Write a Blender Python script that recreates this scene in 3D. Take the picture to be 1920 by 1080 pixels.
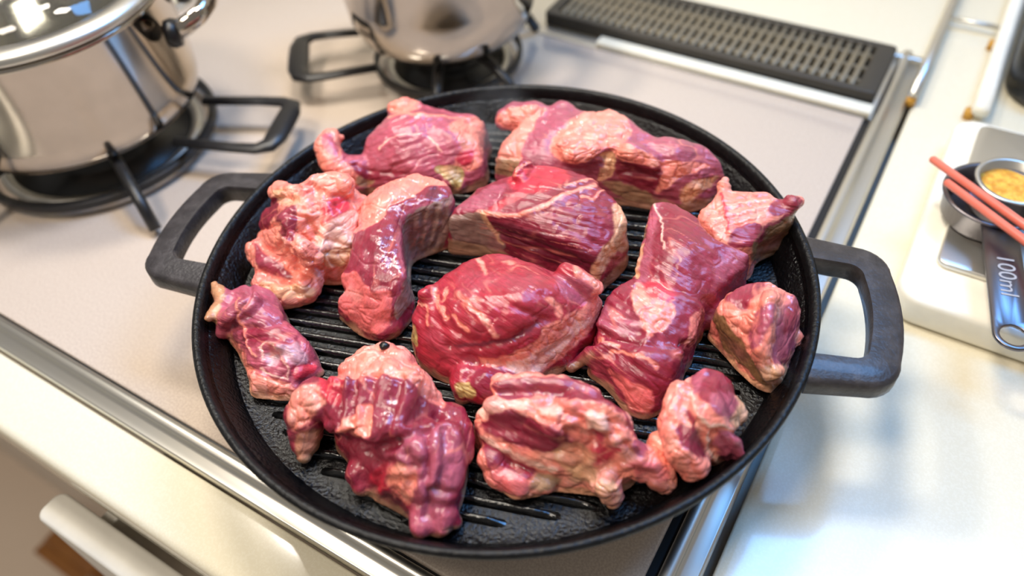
import bpy, bmesh, math, random
import numpy as np
from mathutils import Matrix, Vector
for o in list(bpy.data.objects): bpy.data.objects.remove(o, do_unlink=True)
S = bpy.context.scene; COL = S.collection
rad = math.radians

# ---------------------------------------------------------------- camera
cd = bpy.data.cameras.new('camera'); cam = bpy.data.objects.new('camera', cd); COL.objects.link(cam)
cam.matrix_world = Matrix([[0.858501, -0.350277, 0.374543, 0.151673], [0.509849, 0.661404, -0.55009, -0.215948], [-0.05504, 0.663213, 0.746404, 0.343737], [0, 0, 0, 1]])
cd.sensor_width = 36.0; cd.lens = 27.1911; cd.clip_start = .01
cd.dof.use_dof = True; cd.dof.focus_distance = .355; cd.dof.aperture_fstop = 4.2
S.camera = cam
# ---------------------------------------------------------------- world, lights, exposure
w = bpy.data.worlds.new('room_light'); S.world = w; w.use_nodes = True
w.node_tree.nodes['Background'].inputs[0].default_value = (1.0, .93, .85, 1)
w.node_tree.nodes['Background'].inputs[1].default_value = .20
def area(name, loc, target, sx, sy, energy, col):
    l = bpy.data.lights.new(name, 'AREA'); l.shape = 'RECTANGLE'; l.size = sx; l.size_y = sy; l.energy = energy; l.color = col
    o = bpy.data.objects.new(name, l); COL.objects.link(o); o.location = loc
    o.rotation_euler = (Vector(target) - Vector(loc)).to_track_quat('-Z', 'Y').to_euler(); return o
area('window_daylight', (.42, .680, 1.24), (.42, -.2, .9), .78, .98, 36, (.14, .44, 1.0))
for x_, y_ in ((-.44, .09), (-.14, .16)): area('range_hood_lamp', (x_, y_, .80), (x_*.4, .0, .05), .15, .09, 2.5, (1.0, .93, .82))
area('ceiling_lamp', (-.30, -.60, 1.55), (0, 0, .05), .30, .30, 9, (1.0, .88, .74))
vs = S.view_settings; vs.view_transform = 'Standard'; vs.look = 'None'; vs.gamma = 1.0; vs.use_curve_mapping = False
vs.exposure = .48
S.display_settings.display_device = 'sRGB'

# ---------------------------------------------------------------- materials
def lin(c): return tuple(((v/255)/12.92 if v/255 <= .04045 else ((v/255+.055)/1.055)**2.4) for v in c)
class NT:
    def __init__(s, name):
        s.m = bpy.data.materials.new(name); s.m.use_nodes = True; s.t = s.m.node_tree; s.b = s.t.nodes['Principled BSDF']
    def n(s, k, **kw):
        x = s.t.nodes.new(k)
        for a, v in kw.items(): setattr(x, a, v)
        return x
    def l(s, a, b): s.t.links.new(a, b)
    def set(s, **kw):
        for k, v in kw.items(): s.b.inputs[k.replace('_', ' ')].default_value = v
        return s
def mat(name, rgb, rough=.5, metal=0., noise=None, bump=None, coat=0., var=.12, spec=.5):
    """plain procedural material: noise=(scale, rgb2, lo, hi) colour mottling; bump=(scale, strength, distance)"""
    t = NT(name); t.set(Roughness=rough, Metallic=metal, Coat_Weight=coat, Coat_Roughness=.08, Specular_IOR_Level=spec)
    tc = t.n('ShaderNodeTexCoord')
    c = lin(rgb) + (1,); t.b.inputs['Base Color'].default_value = c
    nz = t.n('ShaderNodeTexNoise'); nz.inputs['Scale'].default_value = noise[0] if noise else 60; nz.inputs['Detail'].default_value = 4
    t.l(tc.outputs['Object'], nz.inputs['Vector'])
    rp = t.n('ShaderNodeValToRGB'); rp.color_ramp.elements[0].position = noise[2] if noise else .3; rp.color_ramp.elements[1].position = noise[3] if noise else .7
    rp.color_ramp.elements[0].color = c
    rp.color_ramp.elements[1].color = (lin(noise[1]) + (1,)) if noise else tuple(v*(1+var) for v in c[:3]) + (1,)
    t.l(nz.outputs['Fac'], rp.inputs[0]); t.l(rp.outputs[0], t.b.inputs['Base Color'])
    if bump:
        n2 = t.n('ShaderNodeTexNoise'); n2.inputs['Scale'].default_value = bump[0]; n2.inputs['Detail'].default_value = 5
        t.l(tc.outputs['Object'], n2.inputs['Vector'])
        bp = t.n('ShaderNodeBump'); bp.inputs['Strength'].default_value = bump[1]; bp.inputs['Distance'].default_value = bump[2]
        t.l(n2.outputs['Fac'], bp.inputs['Height']); t.l(bp.outputs[0], t.b.inputs['Normal'])
    return t.m
M = {}
M['iron'] = mat('oiled_cast_iron', (9, 9, 10), .40, 0, (90, (20, 20, 21), .45, .75), (420, .5, .0012), .0, spec=.3)
M['iron_floor'] = mat('oily_cast_iron', (5, 5, 6), .16, 0, (70, (12, 12, 12), .45, .75), (620, .8, .0010), .0, spec=.35)
M['iron_rib'] = mat('wet_cast_iron_rib', (6, 6, 6), .15, 0, (90, (14, 14, 14), .45, .75), (300, .5, .0010), .0, spec=.6)
M['iron_handle'] = mat('rough_cast_iron', (48, 44, 45), .42, 0, (130, (74, 69, 69), .45, .8), (520, .4, .0009), .15)
M['enamel'] = mat('black_trivet_enamel', (30, 29, 30), .35, 0, None, (300, .1, .0005))
M['black'] = mat('black_plastic', (14, 14, 16), .35)
M['glass_top'] = mat('pearl_glass', (192, 175, 161), .16, 0, (900, (208, 193, 178), .40, .62), None, .5)
M['steel'] = mat('brushed_steel', (216, 213, 204), .36, 1.0, (40, (214, 212, 206), .3, .7))
M['steel_mirror'] = mat('polished_steel', (176, 168, 158), .10, 1.0)
M['steel_dark'] = mat('dark_steel', (120, 116, 120), .32, 1.0)
M['cream_trim'] = mat('cream_trim', (226, 222, 206), .35)
M['counter'] = mat('speckled_solid_surface', (224, 216, 192), .20, 0, (900, (228, 221, 199), .46, .6), None, .5)
M['cabinet'] = mat('pale_cabinet', (206, 196, 182), .4)
M['drawer'] = mat('grey_laminate', (204, 200, 190), .4)
M['floor'] = mat('beige_floor', (232, 214, 194), .5, 0, (3, (222, 202, 182), .3, .7))
M['wall'] = mat('white_wall', (226, 222, 212), .6)
M['board'] = mat('brown_cardboard', (158, 104, 44), .6, 0, (20, (138, 86, 36), .3, .7))
M['vent'] = mat('dark_vent_metal', (60, 56, 50), .45, .3)
M['vent_slat'] = mat('greased_vent_slat', (120, 112, 96), .45, .3, (60, (140, 126, 98), .4, .7))
M['white'] = mat('white_plastic', (240, 236, 222), .25)
M['lidglass'] = NT('lid_glass').set(Base_Color=(.92, .96, .95, 1), Roughness=.04, Transmission_Weight=1.0, IOR=1.45).m
M['chop'] = mat('salmon_lacquer', (226, 112, 92), .35, 0, (50, (232, 126, 106), .3, .7))
M['spice'] = mat('yellow_grain', (214, 146, 34), .5, 0, (260, (236, 188, 70), .4, .6), (300, .8, .002))
M['ink'] = mat('white_print', (168, 166, 170), .5)
M['amber'] = mat('amber_rubber', (190, 140, 50), .5)
M['seam'] = mat('black_seal', (16, 14, 14), .4)

def meat_material():
    t = NT('raw_beef')
    at = t.n('ShaderNodeAttribute'); at.attribute_name = 'Col'
    fb = t.n('ShaderNodeAttribute'); fb.attribute_name = 'fib'
    tc = t.n('ShaderNodeTexCoord')
    mp = t.n('ShaderNodeMapping'); mp.inputs['Scale'].default_value = (.10, .95, .7); t.l(fb.outputs['Vector'], mp.inputs['Vector'])
    n1 = t.n('ShaderNodeTexNoise'); n1.inputs['Scale'].default_value = 1.0; n1.inputs['Detail'].default_value = 5; n1.inputs['Roughness'].default_value = .6; t.l(mp.outputs[0], n1.inputs['Vector'])
    n2 = t.n('ShaderNodeTexNoise'); n2.inputs['Scale'].default_value = 230; n2.inputs['Detail'].default_value = 4; t.l(tc.outputs['Object'], n2.inputs['Vector'])
    # colour: streaky fibres and fine mottling on the painted fat / lean
    r1 = t.n('ShaderNodeMapRange'); r1.inputs[1].default_value = .3; r1.inputs[2].default_value = .7; r1.inputs[3].default_value = .82; r1.inputs[4].default_value = 1.16; t.l(n1.outputs['Fac'], r1.inputs[0])
    r2 = t.n('ShaderNodeMapRange'); r2.inputs[1].default_value = .3; r2.inputs[2].default_value = .7; r2.inputs[3].default_value = .84; r2.inputs[4].default_value = 1.14; t.l(n2.outputs['Fac'], r2.inputs[0])
    mu = t.n('ShaderNodeMath', operation='MULTIPLY'); t.l(r1.outputs[0], mu.inputs[0]); t.l(r2.outputs[0], mu.inputs[1])
    vm = t.n('ShaderNodeVectorMath', operation='SCALE'); t.l(at.outputs['Color'], vm.inputs[0]); t.l(mu.outputs[0], vm.inputs['Scale'])
    t.l(vm.outputs[0], t.b.inputs['Base Color'])
    # wet relief
    n3 = t.n('ShaderNodeTexNoise'); n3.inputs['Scale'].default_value = 240; n3.inputs['Detail'].default_value = 3; t.l(tc.outputs['Object'], n3.inputs['Vector'])
    b1 = t.n('ShaderNodeBump'); b1.inputs['Strength'].default_value = .4; b1.inputs['Distance'].default_value = .0008; t.l(n1.outputs['Fac'], b1.inputs['Height'])
    b2 = t.n('ShaderNodeBump'); b2.inputs['Strength'].default_value = .5; b2.inputs['Distance'].default_value = .0006; t.l(n3.outputs['Fac'], b2.inputs['Height']); t.l(b1.outputs[0], b2.inputs['Normal'])
    t.l(b2.outputs[0], t.b.inputs['Normal']); t.l(b2.outputs[0], t.b.inputs['Coat Normal'])
    t.set(Roughness=.5, Specular_IOR_Level=.3, Coat_Weight=1.0, Coat_Roughness=.04, Coat_IOR=1.6, Subsurface_Weight=.05, Subsurface_Scale=.004)
    t.b.inputs['Subsurface Radius'].default_value = (1.0, .35, .25)
    return t.m
M['meat'] = meat_material()

# ---------------------------------------------------------------- object helpers
def obj(name, verts, faces, m, parent=None, smooth=False, bevel=0, seg=2, angle=40, mw=None):
    me = bpy.data.meshes.new(name); me.from_pydata([tuple(map(float, v)) for v in verts], [], [tuple(map(int, f)) for f in faces]); me.update()
    bm = bmesh.new(); bm.from_mesh(me); bmesh.ops.recalc_face_normals(bm, faces=bm.faces)
    if bevel:
        es = [e for e in bm.edges if len(e.link_faces) == 2 and e.calc_face_angle(0) > rad(angle)]
        bmesh.ops.bevel(bm, geom=es, offset=bevel, segments=seg, profile=.5, affect='EDGES', clamp_overlap=True)
    for f in bm.faces: f.smooth = smooth or bool(bevel)
    bm.to_mesh(me); bm.free()
    if bevel: me.set_sharp_from_angle(angle=rad(50))
    me.materials.append(m)
    o = bpy.data.objects.new(name, me); COL.objects.link(o)
    if parent: o.parent = parent
    if mw is not None: o.matrix_local = mw
    return o
def empty(name, loc=(0, 0, 0), label=None, cat=None, group=None):
    o = bpy.data.objects.new(name, None); COL.objects.link(o); o.location = loc; o.empty_display_size = .01
    if label: tag(o, label, cat, group)
    return o
def tag(o, label, cat, group=None):
    o['label'] = label; o['category'] = cat
    if group: o['group'] = group
    return o
def boxv(x0, x1, y0, y1, z0, z1):
    v = [(x, y, z) for x in (x0, x1) for y in (y0, y1) for z in (z0, z1)]
    return v, [(0, 1, 3, 2), (4, 6, 7, 5), (0, 4, 5, 1), (2, 3, 7, 6), (0, 2, 6, 4), (1, 5, 7, 3)]
def box(name, x0, x1, y0, y1, z0, z1, m, parent=None, bevel=.001, seg=2):
    v, f = boxv(x0, x1, y0, y1, z0, z1); return obj(name, v, f, m, parent, bevel=bevel, seg=seg)
def lathe(prof, n=64, c=(0, 0)):
    """closed profile [(r,z)..] revolved; r==0 ends collapse"""
    v = []; f = []; rings = []
    for r_, z in prof:
        if r_ < 1e-6: rings.append([len(v)]); v.append((c[0], c[1], z))
        else:
            rings.append(list(range(len(v), len(v)+n)))
            v += [(c[0]+r_*math.cos(2*math.pi*i/n), c[1]+r_*math.sin(2*math.pi*i/n), z) for i in range(n)]
    for a, b in zip(rings[:-1], rings[1:]):
        for i in range(n):
            j = (i+1) % n
            if len(a) == 1 and len(b) == 1: continue
            if len(a) == 1: f.append((a[0], b[j], b[i]))
            elif len(b) == 1: f.append((a[i], a[j], b[0]))
            else: f.append((a[i], a[j], b[j], b[i]))
    return v, f
def prism(pts, z0, z1, hole=None):
    """extruded outline, optional hole outline with the same vertex count"""
    n = len(pts); v = [(x, y, z0) for x, y in pts] + [(x, y, z1) for x, y in pts]; f = [(i, (i+1) % n, n+(i+1) % n, n+i) for i in range(n)]
    if hole:
        k = len(v); v += [(x, y, z0) for x, y in hole] + [(x, y, z1) for x, y in hole]
        for i in range(n):
            j = (i+1) % n
            f += [(k+i, k+n+i, k+n+j, k+j), (i, k+i, k+j, j), (n+i, n+j, k+n+j, k+n+i)]
    else: f += [tuple(range(n))[::-1], tuple(range(n, 2*n))]
    return v, f
def rrect(x0, x1, y0, y1, r_, n=6):
    p = []
    for cx, cy, a in ((x1-r_, y1-r_, 0), (x0+r_, y1-r_, 90), (x0+r_, y0+r_, 180), (x1-r_, y0+r_, 270)):
        p += [(cx+r_*math.cos(rad(a+90*i/n)), cy+r_*math.sin(rad(a+90*i/n))) for i in range(n+1)]
    return p
def tube(path, r_, n=10, flat=1.0):
    """tube along a path; flat squashes it vertically; r_ a number or a list"""
    P_ = [Vector(p) for p in path]; v = []; f = []; up = Vector((0, 0, 1))
    for i, p in enumerate(P_):
        t = (P_[min(i+1, len(P_)-1)] - P_[max(i-1, 0)]).normalized()
        a = t.cross(up) if abs(t.z) < .95 else t.cross(Vector((1, 0, 0))); a.normalize(); b = a.cross(t)
        rr = r_[i] if isinstance(r_, (list, tuple)) else r_
        v += [tuple(p + a*rr*math.cos(2*math.pi*k/n) + b*rr*flat*math.sin(2*math.pi*k/n)) for k in range(n)]
    m_ = len(P_)
    for i in range(m_-1):
        for k in range(n): f.append((i*n+k, i*n+(k+1) % n, (i+1)*n+(k+1) % n, (i+1)*n+k))
    f += [tuple(range(n))[::-1], tuple(range((m_-1)*n, m_*n))]
    return v, f
def structure(o): o['kind'] = 'structure'; return o

# ---------------------------------------------------------------- setting
structure(box('floor', -2.5, 2.5, -2.0, .70, -.90, -.85, M['floor'], bevel=0))
structure(box('wall_back', -2.5, 2.5, .70, .78, -.85, 2.3, M['wall'], bevel=0))
wn = structure(empty('window_1', (.42, .69, 1.24)))
v, f = prism(rrect(-.43, .43, -.53, .53, .004, 1), -.01, .02, rrect(-.395, .395, -.495, .495, .004, 1)); o = obj('frame', v, f, M['white'], wn, bevel=.002); o.matrix_local = Matrix.Rotation(rad(90), 4, 'X')
v, f = boxv(-.012, .012, -.022, -.014, -.495, .495); obj('mullion', v, f, M['white'], wn, bevel=.001)
# ---------------------------------------------------------------- base cabinet and worktop
CT = -.004
cab = empty('base_cabinet', (0, 0, -.85), 'pale base cabinet under the cream worktop with its drawer pulled out a little', 'cabinet')
box('body', -1.4, 1.4, -.12, .69, -.75, -.03, M['cabinet'], cab).matrix_parent_inverse = cab.matrix_world.inverted()
box('plinth', -1.4, 1.4, -.07, .69, -.85, -.75, M['cabinet'], cab)
v, f = prism(rrect(-.188, .55, -.199, -.181, .006), -.19, -.040)
dr = obj('drawer_front', v, f, M['drawer'], cab, bevel=.002)
box('drawer_side', -.17, -.16, -.181, -.12, -.18, -.06, M['drawer'], cab)
for o in cab.children: o.matrix_parent_inverse = Matrix.Translation((0, 0, .85))
xs = [-1.4, -.4855, .1440, 1.4]; ys = [-.1785, -.1434, .3932, .69]
v = []; f = []
for z in (CT, CT-.026):
    for y in ys:
        for x in xs: v.append((x, y, z))
q = lambda i, j, k: k*16+j*4+i
for i in range(3):
    for j in range(3):
        if (i, j) == (1, 1): continue
        f += [(q(i, j, 0), q(i+1, j, 0), q(i+1, j+1, 0), q(i, j+1, 0)), (q(i, j, 1), q(i, j+1, 1), q(i+1, j+1, 1), q(i+1, j, 1))]
for i in range(3):
    f += [(q(i, 0, 0), q(i, 0, 1), q(i+1, 0, 1), q(i+1, 0, 0)), (q(i, 3, 0), q(i+1, 3, 0), q(i+1, 3, 1), q(i, 3, 1)), (q(0, i, 0), q(0, i+1, 0), q(0, i+1, 1), q(0, i, 1)), (q(3, i, 0), q(3, i, 1), q(3, i+1, 1), q(3, i+1, 0))]
f += [(q(1, 1, 0), q(2, 1, 0), q(2, 1, 1), q(1, 1, 1)), (q(1, 2, 0), q(1, 2, 1), q(2, 2, 1), q(2, 2, 0)), (q(1, 1, 0), q(1, 1, 1), q(1, 2, 1), q(1, 2, 0)), (q(2, 1, 0), q(2, 2, 0), q(2, 2, 1), q(2, 1, 1))]
tag(obj('worktop', v, f, M['counter'], bevel=.005, seg=4), 'cream speckled stone worktop running around the cooktop', 'worktop')
# things on the floor, far below the left end of the worktop
bx = empty('cardboard_box', (-.76, -.165, -.85), 'brown cardboard box on the floor below the worktop, at the lower left corner', 'box')
v, f = boxv(-.05, .06, -.02, .02, .0, .05); obj('carton', v, f, M['board'], bx, bevel=.002)
v, f = boxv(-.05, .06, -.04, -.0205, .044, .047); obj('flap', v, f, M['board'], bx, bevel=.001)

# ---------------------------------------------------------------- built-in cooktop
ck = empty('cooktop', (0, 0, 0), 'built-in gas cooktop with a pearly beige glass top and steel frame', 'cooktop')
GX0, GX1, GY0, GY1 = -.465, .1185, -.126, .294
box('glass_panel', GX0, GX1, GY0, GY1, -.007, 0, M['glass_top'], ck, bevel=.0012)
box('seal', GX0-.001, GX1+.0045, GY0-.0015, GY1+.001, -.010, -.0022, M['seal'] if 'seal' in M else M['seam'], ck, bevel=0)
def strip(name, prof, a, b, axis):
    n = len(prof); v = []
    for t_ in (a, b):
        for s_, z in prof: v.append((t_, s_, z) if axis == 'x' else (s_, t_, z))
    f = [(i, (i+1) % n, n+(i+1) % n, n+i) for i in range(n)] + [tuple(range(n))[::-1], tuple(range(n, 2*n))]
    return obj(name, v, f, M['steel'], ck, bevel=.0006, angle=50)
def lip(i_, o_, w_):   # raised rounded lip by the glass, then a flat flange towards the worktop
    s = 1 if o_ > i_ else -1
    p = [(i_, -.008)] + [(i_+s*(w_*.42)*(1-math.cos(rad(a))) / 2*1.0, .0022*math.sin(rad(a))+.0002) for a in range(20, 181, 20)]
    p += [(i_+s*w_*.55, -.0016), (i_+s*w_*.96, -.0012), (o_, -.0034), (o_, -.008)]
    return p
strip('frame_strip', lip(-.1278, -.1428, .015), -.485, .1435, 'x')
strip('frame_strip', lip(.1232, .1405, .0165), -.127, .392, 'y')
strip('frame_strip', lip(-.467, -.4835, .0165), -.127, .392, 'y')
strip('frame_strip', lip(.380, .3925, .0125), -.485, .1435, 'x')
box('back_panel', -.465, .1225, .2955, .380, -.010, -.0006, M['steel'], ck, bevel=.0005)
box('rear_trim', -.095, .1215, .2952, .3065, -.0006, .0042, M['cream_trim'], ck, bevel=.001)
# exhaust vent cover behind the glass
vt = empty('vent_cover', (0, 0, 0), 'dark slotted exhaust vent cover along the back of the cooktop', 'vent')
VX0, VX1, VY0, VY1 = -.150, .1195, .3085, .3785
pts = rrect(VX0, VX1, VY0, VY1, .004, 3); hl = rrect(VX0+.009, VX1-.014, VY0+.007, VY1-.006, .003, 3)
v, f = prism(pts, -.0006, .011, hl); obj('frame', v, f, M['vent'], vt, bevel=.001)
box('tray', VX0+.004, VX1-.004, VY0+.004, VY1-.004, -.0006, .0012, M['black'], vt, bevel=0)
v, f = boxv(-.0021, .0021, VY0+.006, VY1-.005, .0045, .0095); sl = None
k = 0; x = VX0+.013
while x < VX1-.016:
    if sl is None: sl = obj('slat', v, f, M['vent_slat'], vt, bevel=.0005, seg=1); s2 = sl
    else: s2 = sl.copy(); COL.objects.link(s2)
    s2.location = (x, 0, 0); x += .0072
for y in (.326, .3435, .361): box('cross_bar', VX0+.006, VX1-.010, y-.0016, y+.0016, .003, .0085, M['vent_slat'], vt, bevel=.0004, seg=1)

# ---------------------------------------------------------------- burners and trivets
def burner(cx, cy, R, label):
    b = empty('gas_burner', (cx, cy, 0), label, 'burner')
    v, f = lathe([(R*.88, .0004), (R*.98, .0004), (R, .003), (R*.96, .006), (R*.90, .0050), (R*.88, .003), (R*.88, .0004)], 64); obj('drip_ring', v, f, M['steel'], b, smooth=True)
    v, f = lathe([(0, .0005), (R*.87, .0005), (R*.87, .003), (R*.60, .004), (R*.58, .010), (R*.52, .016), (R*.30, .018), (0, .018)], 48); obj('burner_head', v, f, M['black'], b, smooth=True)
    v, f = lathe([(0, .0185), (R*.36, .0185), (R*.38, .022), (R*.33, .0245), (0, .025)], 48); obj('burner_cap', v, f, M['steel_dark'], b, smooth=True)
    return b
def trivet(cx, cy, R, top, prongs, label, loops=(), foot=1.22):
    t = empty('trivet', (cx, cy, 0), label, 'trivet')
    v, f = lathe([(R*1.03, .0066), (R*1.10, .0066), (R*1.10, .0125), (R*1.03, .0125), (R*1.03, .0066)], 64); obj('ring', v, f, M['enamel'], t, bevel=.0008)
    for a, ln in prongs:
        d = Vector((math.cos(rad(a)), math.sin(rad(a)), 0))
        pth = [d*(R*.62)+Vector((0, 0, top-.004)), d*(R*.9)+Vector((0, 0, top-.004)), d*(R*1.06)+Vector((0, 0, top-.005)), d*(R*ln*.9)+Vector((0, 0, top*.62)), d*(R*ln)+Vector((0, 0, .0045))]
        v, f = tube(pth, .004, 8); obj('prong', v, f, M['enamel'], t, smooth=True)
    for a, r0, r1, hw, z in loops:
        d = Vector((math.cos(rad(a)), math.sin(rad(a)), 0)); n = Vector((-d.y, d.x, 0))
        c = [(r0, -hw*.9), (r0+.6*(r1-r0), -hw), (r1-.010, -hw), (r1-.002, -hw*.85), (r1, -hw*.5), (r1, 0), (r1, hw*.5), (r1-.002, hw*.85), (r1-.010, hw), (r0+.6*(r1-r0), hw), (r0, hw*.9)]
        v, f = tube([d*p+n*s_+Vector((0, 0, z)) for p, s_ in c], [.0045, .0045, .005, .007, .0082, .0085, .0082, .007, .005, .0045, .0045], 10, .55); obj('side_loop', v, f, M['enamel'], t, smooth=True)
    return t
burner(0, 0, .062, 'front burner hidden below the grill pan')
trivet(0, 0, .066, .037, [(a, 1.45) for a in (60, 150, 240, 330)], 'black trivet carrying the grill pan')
burner(-.366, .02, .074, 'left burner with a steel drip ring below the large pot')
trivet(-.366, .02, .078, .034, [(-24, 1.62), (-88, 1.9), (-155, 1.6), (110, 1.6)], 'black trivet with a side loop under the large pot', [(22, .078, .148, .027, .024)])
burner(-.189, .222, .050, 'small back burner below the rounded pot')
trivet(-.189, .222, .054, .031, [(-62, 1.5), (60, 1.5), (135, 1.5), (-20, 1.6)], 'black trivet with a side loop under the rounded back pot', [(-141, .056, .116, .030, .022)])

# ---------------------------------------------------------------- pots
pt = empty('stock_pot', (-.366, .02, .034), 'large polished steel pot with a glass lid at the upper left', 'pot')
R = .0845
v, f = lathe([(0, 0), (R*.90, 0), (R*.965, .003), (R*.99, .010), (R, .02), (R, .076), (R+.002, .079), (R, .080), (R-.002, .078), (R-.002, .02), (R*.9, .004), (0, .0035)], 96); obj('body', v, f, M['steel_mirror'], pt, smooth=True)
v, f = lathe([(R-.012, .081), (R+.001, .0802), (R+.0035, .083), (R+.001, .087), (R-.006, .0885), (R-.012, .087), (R-.012, .081)], 96); lid = obj('lid_rim', v, f, M['steel'], pt, smooth=True)
v, f = lathe([(R-.0115, .0825), (R*.6, .094), (R*.25, .101), (0, .102), (0, .105), (R*.25, .104), (R*.6, .097), (R-.0115, .0858), (R-.0115, .0825)], 96); obj('lid_glass', v, f, M['lidglass'], pt, smooth=True)
v, f = lathe([(0, .1052), (.010, .1052), (.008, .112), (.016, .120), (.017, .126), (.010, .130), (0, .131)], 32); obj('lid_knob', v, f, M['black'], pt, smooth=True)
for a in (42, 222):
    d = Vector((math.cos(rad(a)), math.sin(rad(a)), 0)); n = Vector((-d.y, d.x, 0))
    c = [(R-.001, -.030), (R+.012, -.031), (R+.022, -.026), (R+.028, -.014), (R+.029, 0), (R+.028, .014), (R+.022, .026), (R+.012, .031), (R-.001, .030)]
    v, f = tube([d*p+n*s_+Vector((0, 0, .058+(p-R)*.35)) for p, s_ in c], .0048, 10, 1.3); h = obj('handle', v, f, M['steel_mirror'], pt, smooth=True)
    for s_ in (-.030, .030):
        v, f = lathe([(0, -.004), (.0085, -.004), (.0095, 0), (.0085, .004), (0, .004)], 20)
        o = obj('rivet_plate', v, f, M['black'], h, smooth=True); o.matrix_local = Matrix.Translation(d*(R+.003)+n*s_+Vector((0, 0, .058))) @ Matrix.Rotation(rad(a), 4, 'Z') @ Matrix.Rotation(rad(90), 4, 'Y')
pt2 = empty('saucepan', (-.189, .222, .031), 'rounded polished steel pot on the back burner behind the grill pan', 'pot')
R = .072
v, f = lathe([(0, 0), (R*.62, 0), (R*.78, .003), (R*.9, .010), (R*.975, .024), (R, .042), (R, .085), (R+.003, .088), (R, .089), (R-.002, .085), (R-.002, .042), (R*.9, .014), (R*.6, .003), (0, .003)], 96); obj('body', v, f, M['steel_mirror'], pt2, smooth=True)
v, f = lathe([(0, .104), (R*.4, .101), (R*.8, .093), (R+.002, .0895), (R+.002, .092), (R*.8, .096), (R*.4, .104), (0, .107)], 64); obj('lid', v, f, M['steel_mirror'], pt2, smooth=True)
v, f = lathe([(0, .1072), (.009, .1072), (.007, .114), (.015, .121), (.009, .129), (0, .13)], 32); obj('lid_knob', v, f, M['black'], pt2, smooth=True)
for a in (-165, 15):
    d = Vector((math.cos(rad(a)), math.sin(rad(a)), 0)); n = Vector((-d.y, d.x, 0))
    c = [(R-.002, -.024), (R+.014, -.025), (R+.024, -.018), (R+.028, 0), (R+.024, .018), (R+.014, .025), (R-.002, .024)]
    v, f = tube([d*p+n*s_+Vector((0, 0, .062)) for p, s_ in c], .0065, 10, 1.0); obj('handle', v, f, M['black'], pt2, smooth=True)

# ---------------------------------------------------------------- grill pan
PR = .15; PZ = .070; PF = .050; RIB = .053; AX = rad(17.3)
pan = empty('grill_pan', (0, 0, .037), 'round black cast-iron grill pan with two loop handles, full of raw beef', 'pan')
up = Matrix.Translation((0, 0, -.037))
prof = [(0, .0372), (.118, .0372), (.127, .039), (.1335, .045), (.1425, .0615), (.1455, .0640), (.1490, .0656), (.1499, .0672), (.1499, .0690), (.1490, .0699), (.1478, .0700), (.1466, .0694), (.1458, .0680), (.1452, .0655), (.1420, .0575), (.1392, .0522), (.1365, .0504), (.131, PF), (.09, PF), (0, PF)]
v, f = lathe(prof, 160); body = obj('pan_body', v, f, M['iron_floor'], pan, smooth=True); body.matrix_local = up
body.data.materials.append(M['iron'])
for p in body.data.polygons:
    c = p.center; rr = math.hypot(c.x, c.y)
    if c.z < .049 or rr > .1453: p.material_index = 1
RM = Matrix.Rotation(AX, 4, 'Z')
k = 0; y = -.1245
while y < .126:
    half = math.sqrt(max(.1285**2-y*y, 0))
    if half > .012:
        n = 14; v = []; f = []; sec = [(-.0023, PF-.0004), (-.0016, PF+.0012), (-.0009, PF+.0026), (0, RIB), (.0009, PF+.0026), (.0016, PF+.0012), (.0023, PF-.0004)]
        for i in range(n+1):
            x = -half+2*half*i/n; e = min(1, (half-abs(x))/.008)**.5
            v += [(x, y+a, PF-.0004+(b-PF+.0004)*e) for a, b in sec]
        m_ = len(sec)
        for i in range(n):
            for j in range(m_): f.append((i*m_+j, i*m_+(j+1) % m_, (i+1)*m_+(j+1) % m_, (i+1)*m_+j))
        f += [tuple(range(m_)), tuple(range(n*m_, n*m_+m_))]
        o = obj('rib', v, f, M['iron_rib'], pan, smooth=True); o.matrix_local = up @ RM; k += 1
    y += .0074
def loop_pts(x0, x1, w0, w1, r_, arc, n=7):
    """outline of half a loop handle: straight sides, rounded outer corners, a slightly bowed end"""
    p = [(x0, -w0)]
    for i in range(n+1):
        a = -90+90*i/n; p.append((x1-r_+r_*math.cos(rad(a)), -w1+r_+r_*math.sin(rad(a))))
    for i in range(1, 8):
        s = -1+2*i/8; p.append((x1+arc*(1-s*s), (w1-r_)*s))
    for i in range(n+1):
        a = 90*i/n; p.append((x1-r_+r_*math.cos(rad(a)), w1-r_+r_*math.sin(rad(a))))
    p.append((x0, w0)); 
    return p
for sgn in (0, 180):
    out = loop_pts(.1435, .1825, .0445, .0415, .015, .003); inn = loop_pts(.1435, .1695, .0285, .0275, .007, .002)
    n = len(out); v = []; f = []
    for z, o_, i_ in ((.0575, .0012, .0012), (.0592, 0, 0), (.0672, 0, 0), (.0688, .0022, .0008)):
        for (a, b) in out:
            cx, cy = .155, 0; dd = math.hypot(a-cx, b-cy); v.append((a-(a-cx)/dd*o_*(a > .1436), b-(b-cy)/dd*o_, z-(max(0, a-.15)*.03)))
        for (a, b) in inn:
            cx, cy = .155, 0; dd = math.hypot(a-cx, b-cy); v.append((a+(a-cx)/dd*i_*(a > .1436), b+(b-cy)/dd*i_, z-(max(0, a-.15)*.03)))
    L = 2*n
    for s_ in range(3):
        for i in range(n-1):
            a = s_*L+i; f.append((a, a+1, a+1+L, a+L)); b = s_*L+n+i; f.append((b, b+L, b+1+L, b+1))
        f += [(s_*L, s_*L+L, s_*L+n+L, s_*L+n), (s_*L+n-1, s_*L+2*n-1, s_*L+2*n-1+L, s_*L+n-1+L)]
    for i in range(n-1):
        f.append((i, n+i, n+i+1, i+1)); a = 3*L+i; f.append((a, a+1, a+n+1, a+n))
    o = obj('handle', v, f, M['iron_handle'], pan, smooth=True); o.data.set_sharp_from_angle(angle=rad(55)); o.matrix_local = up @ Matrix.Rotation(AX+rad(sgn), 4, 'Z')

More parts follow.
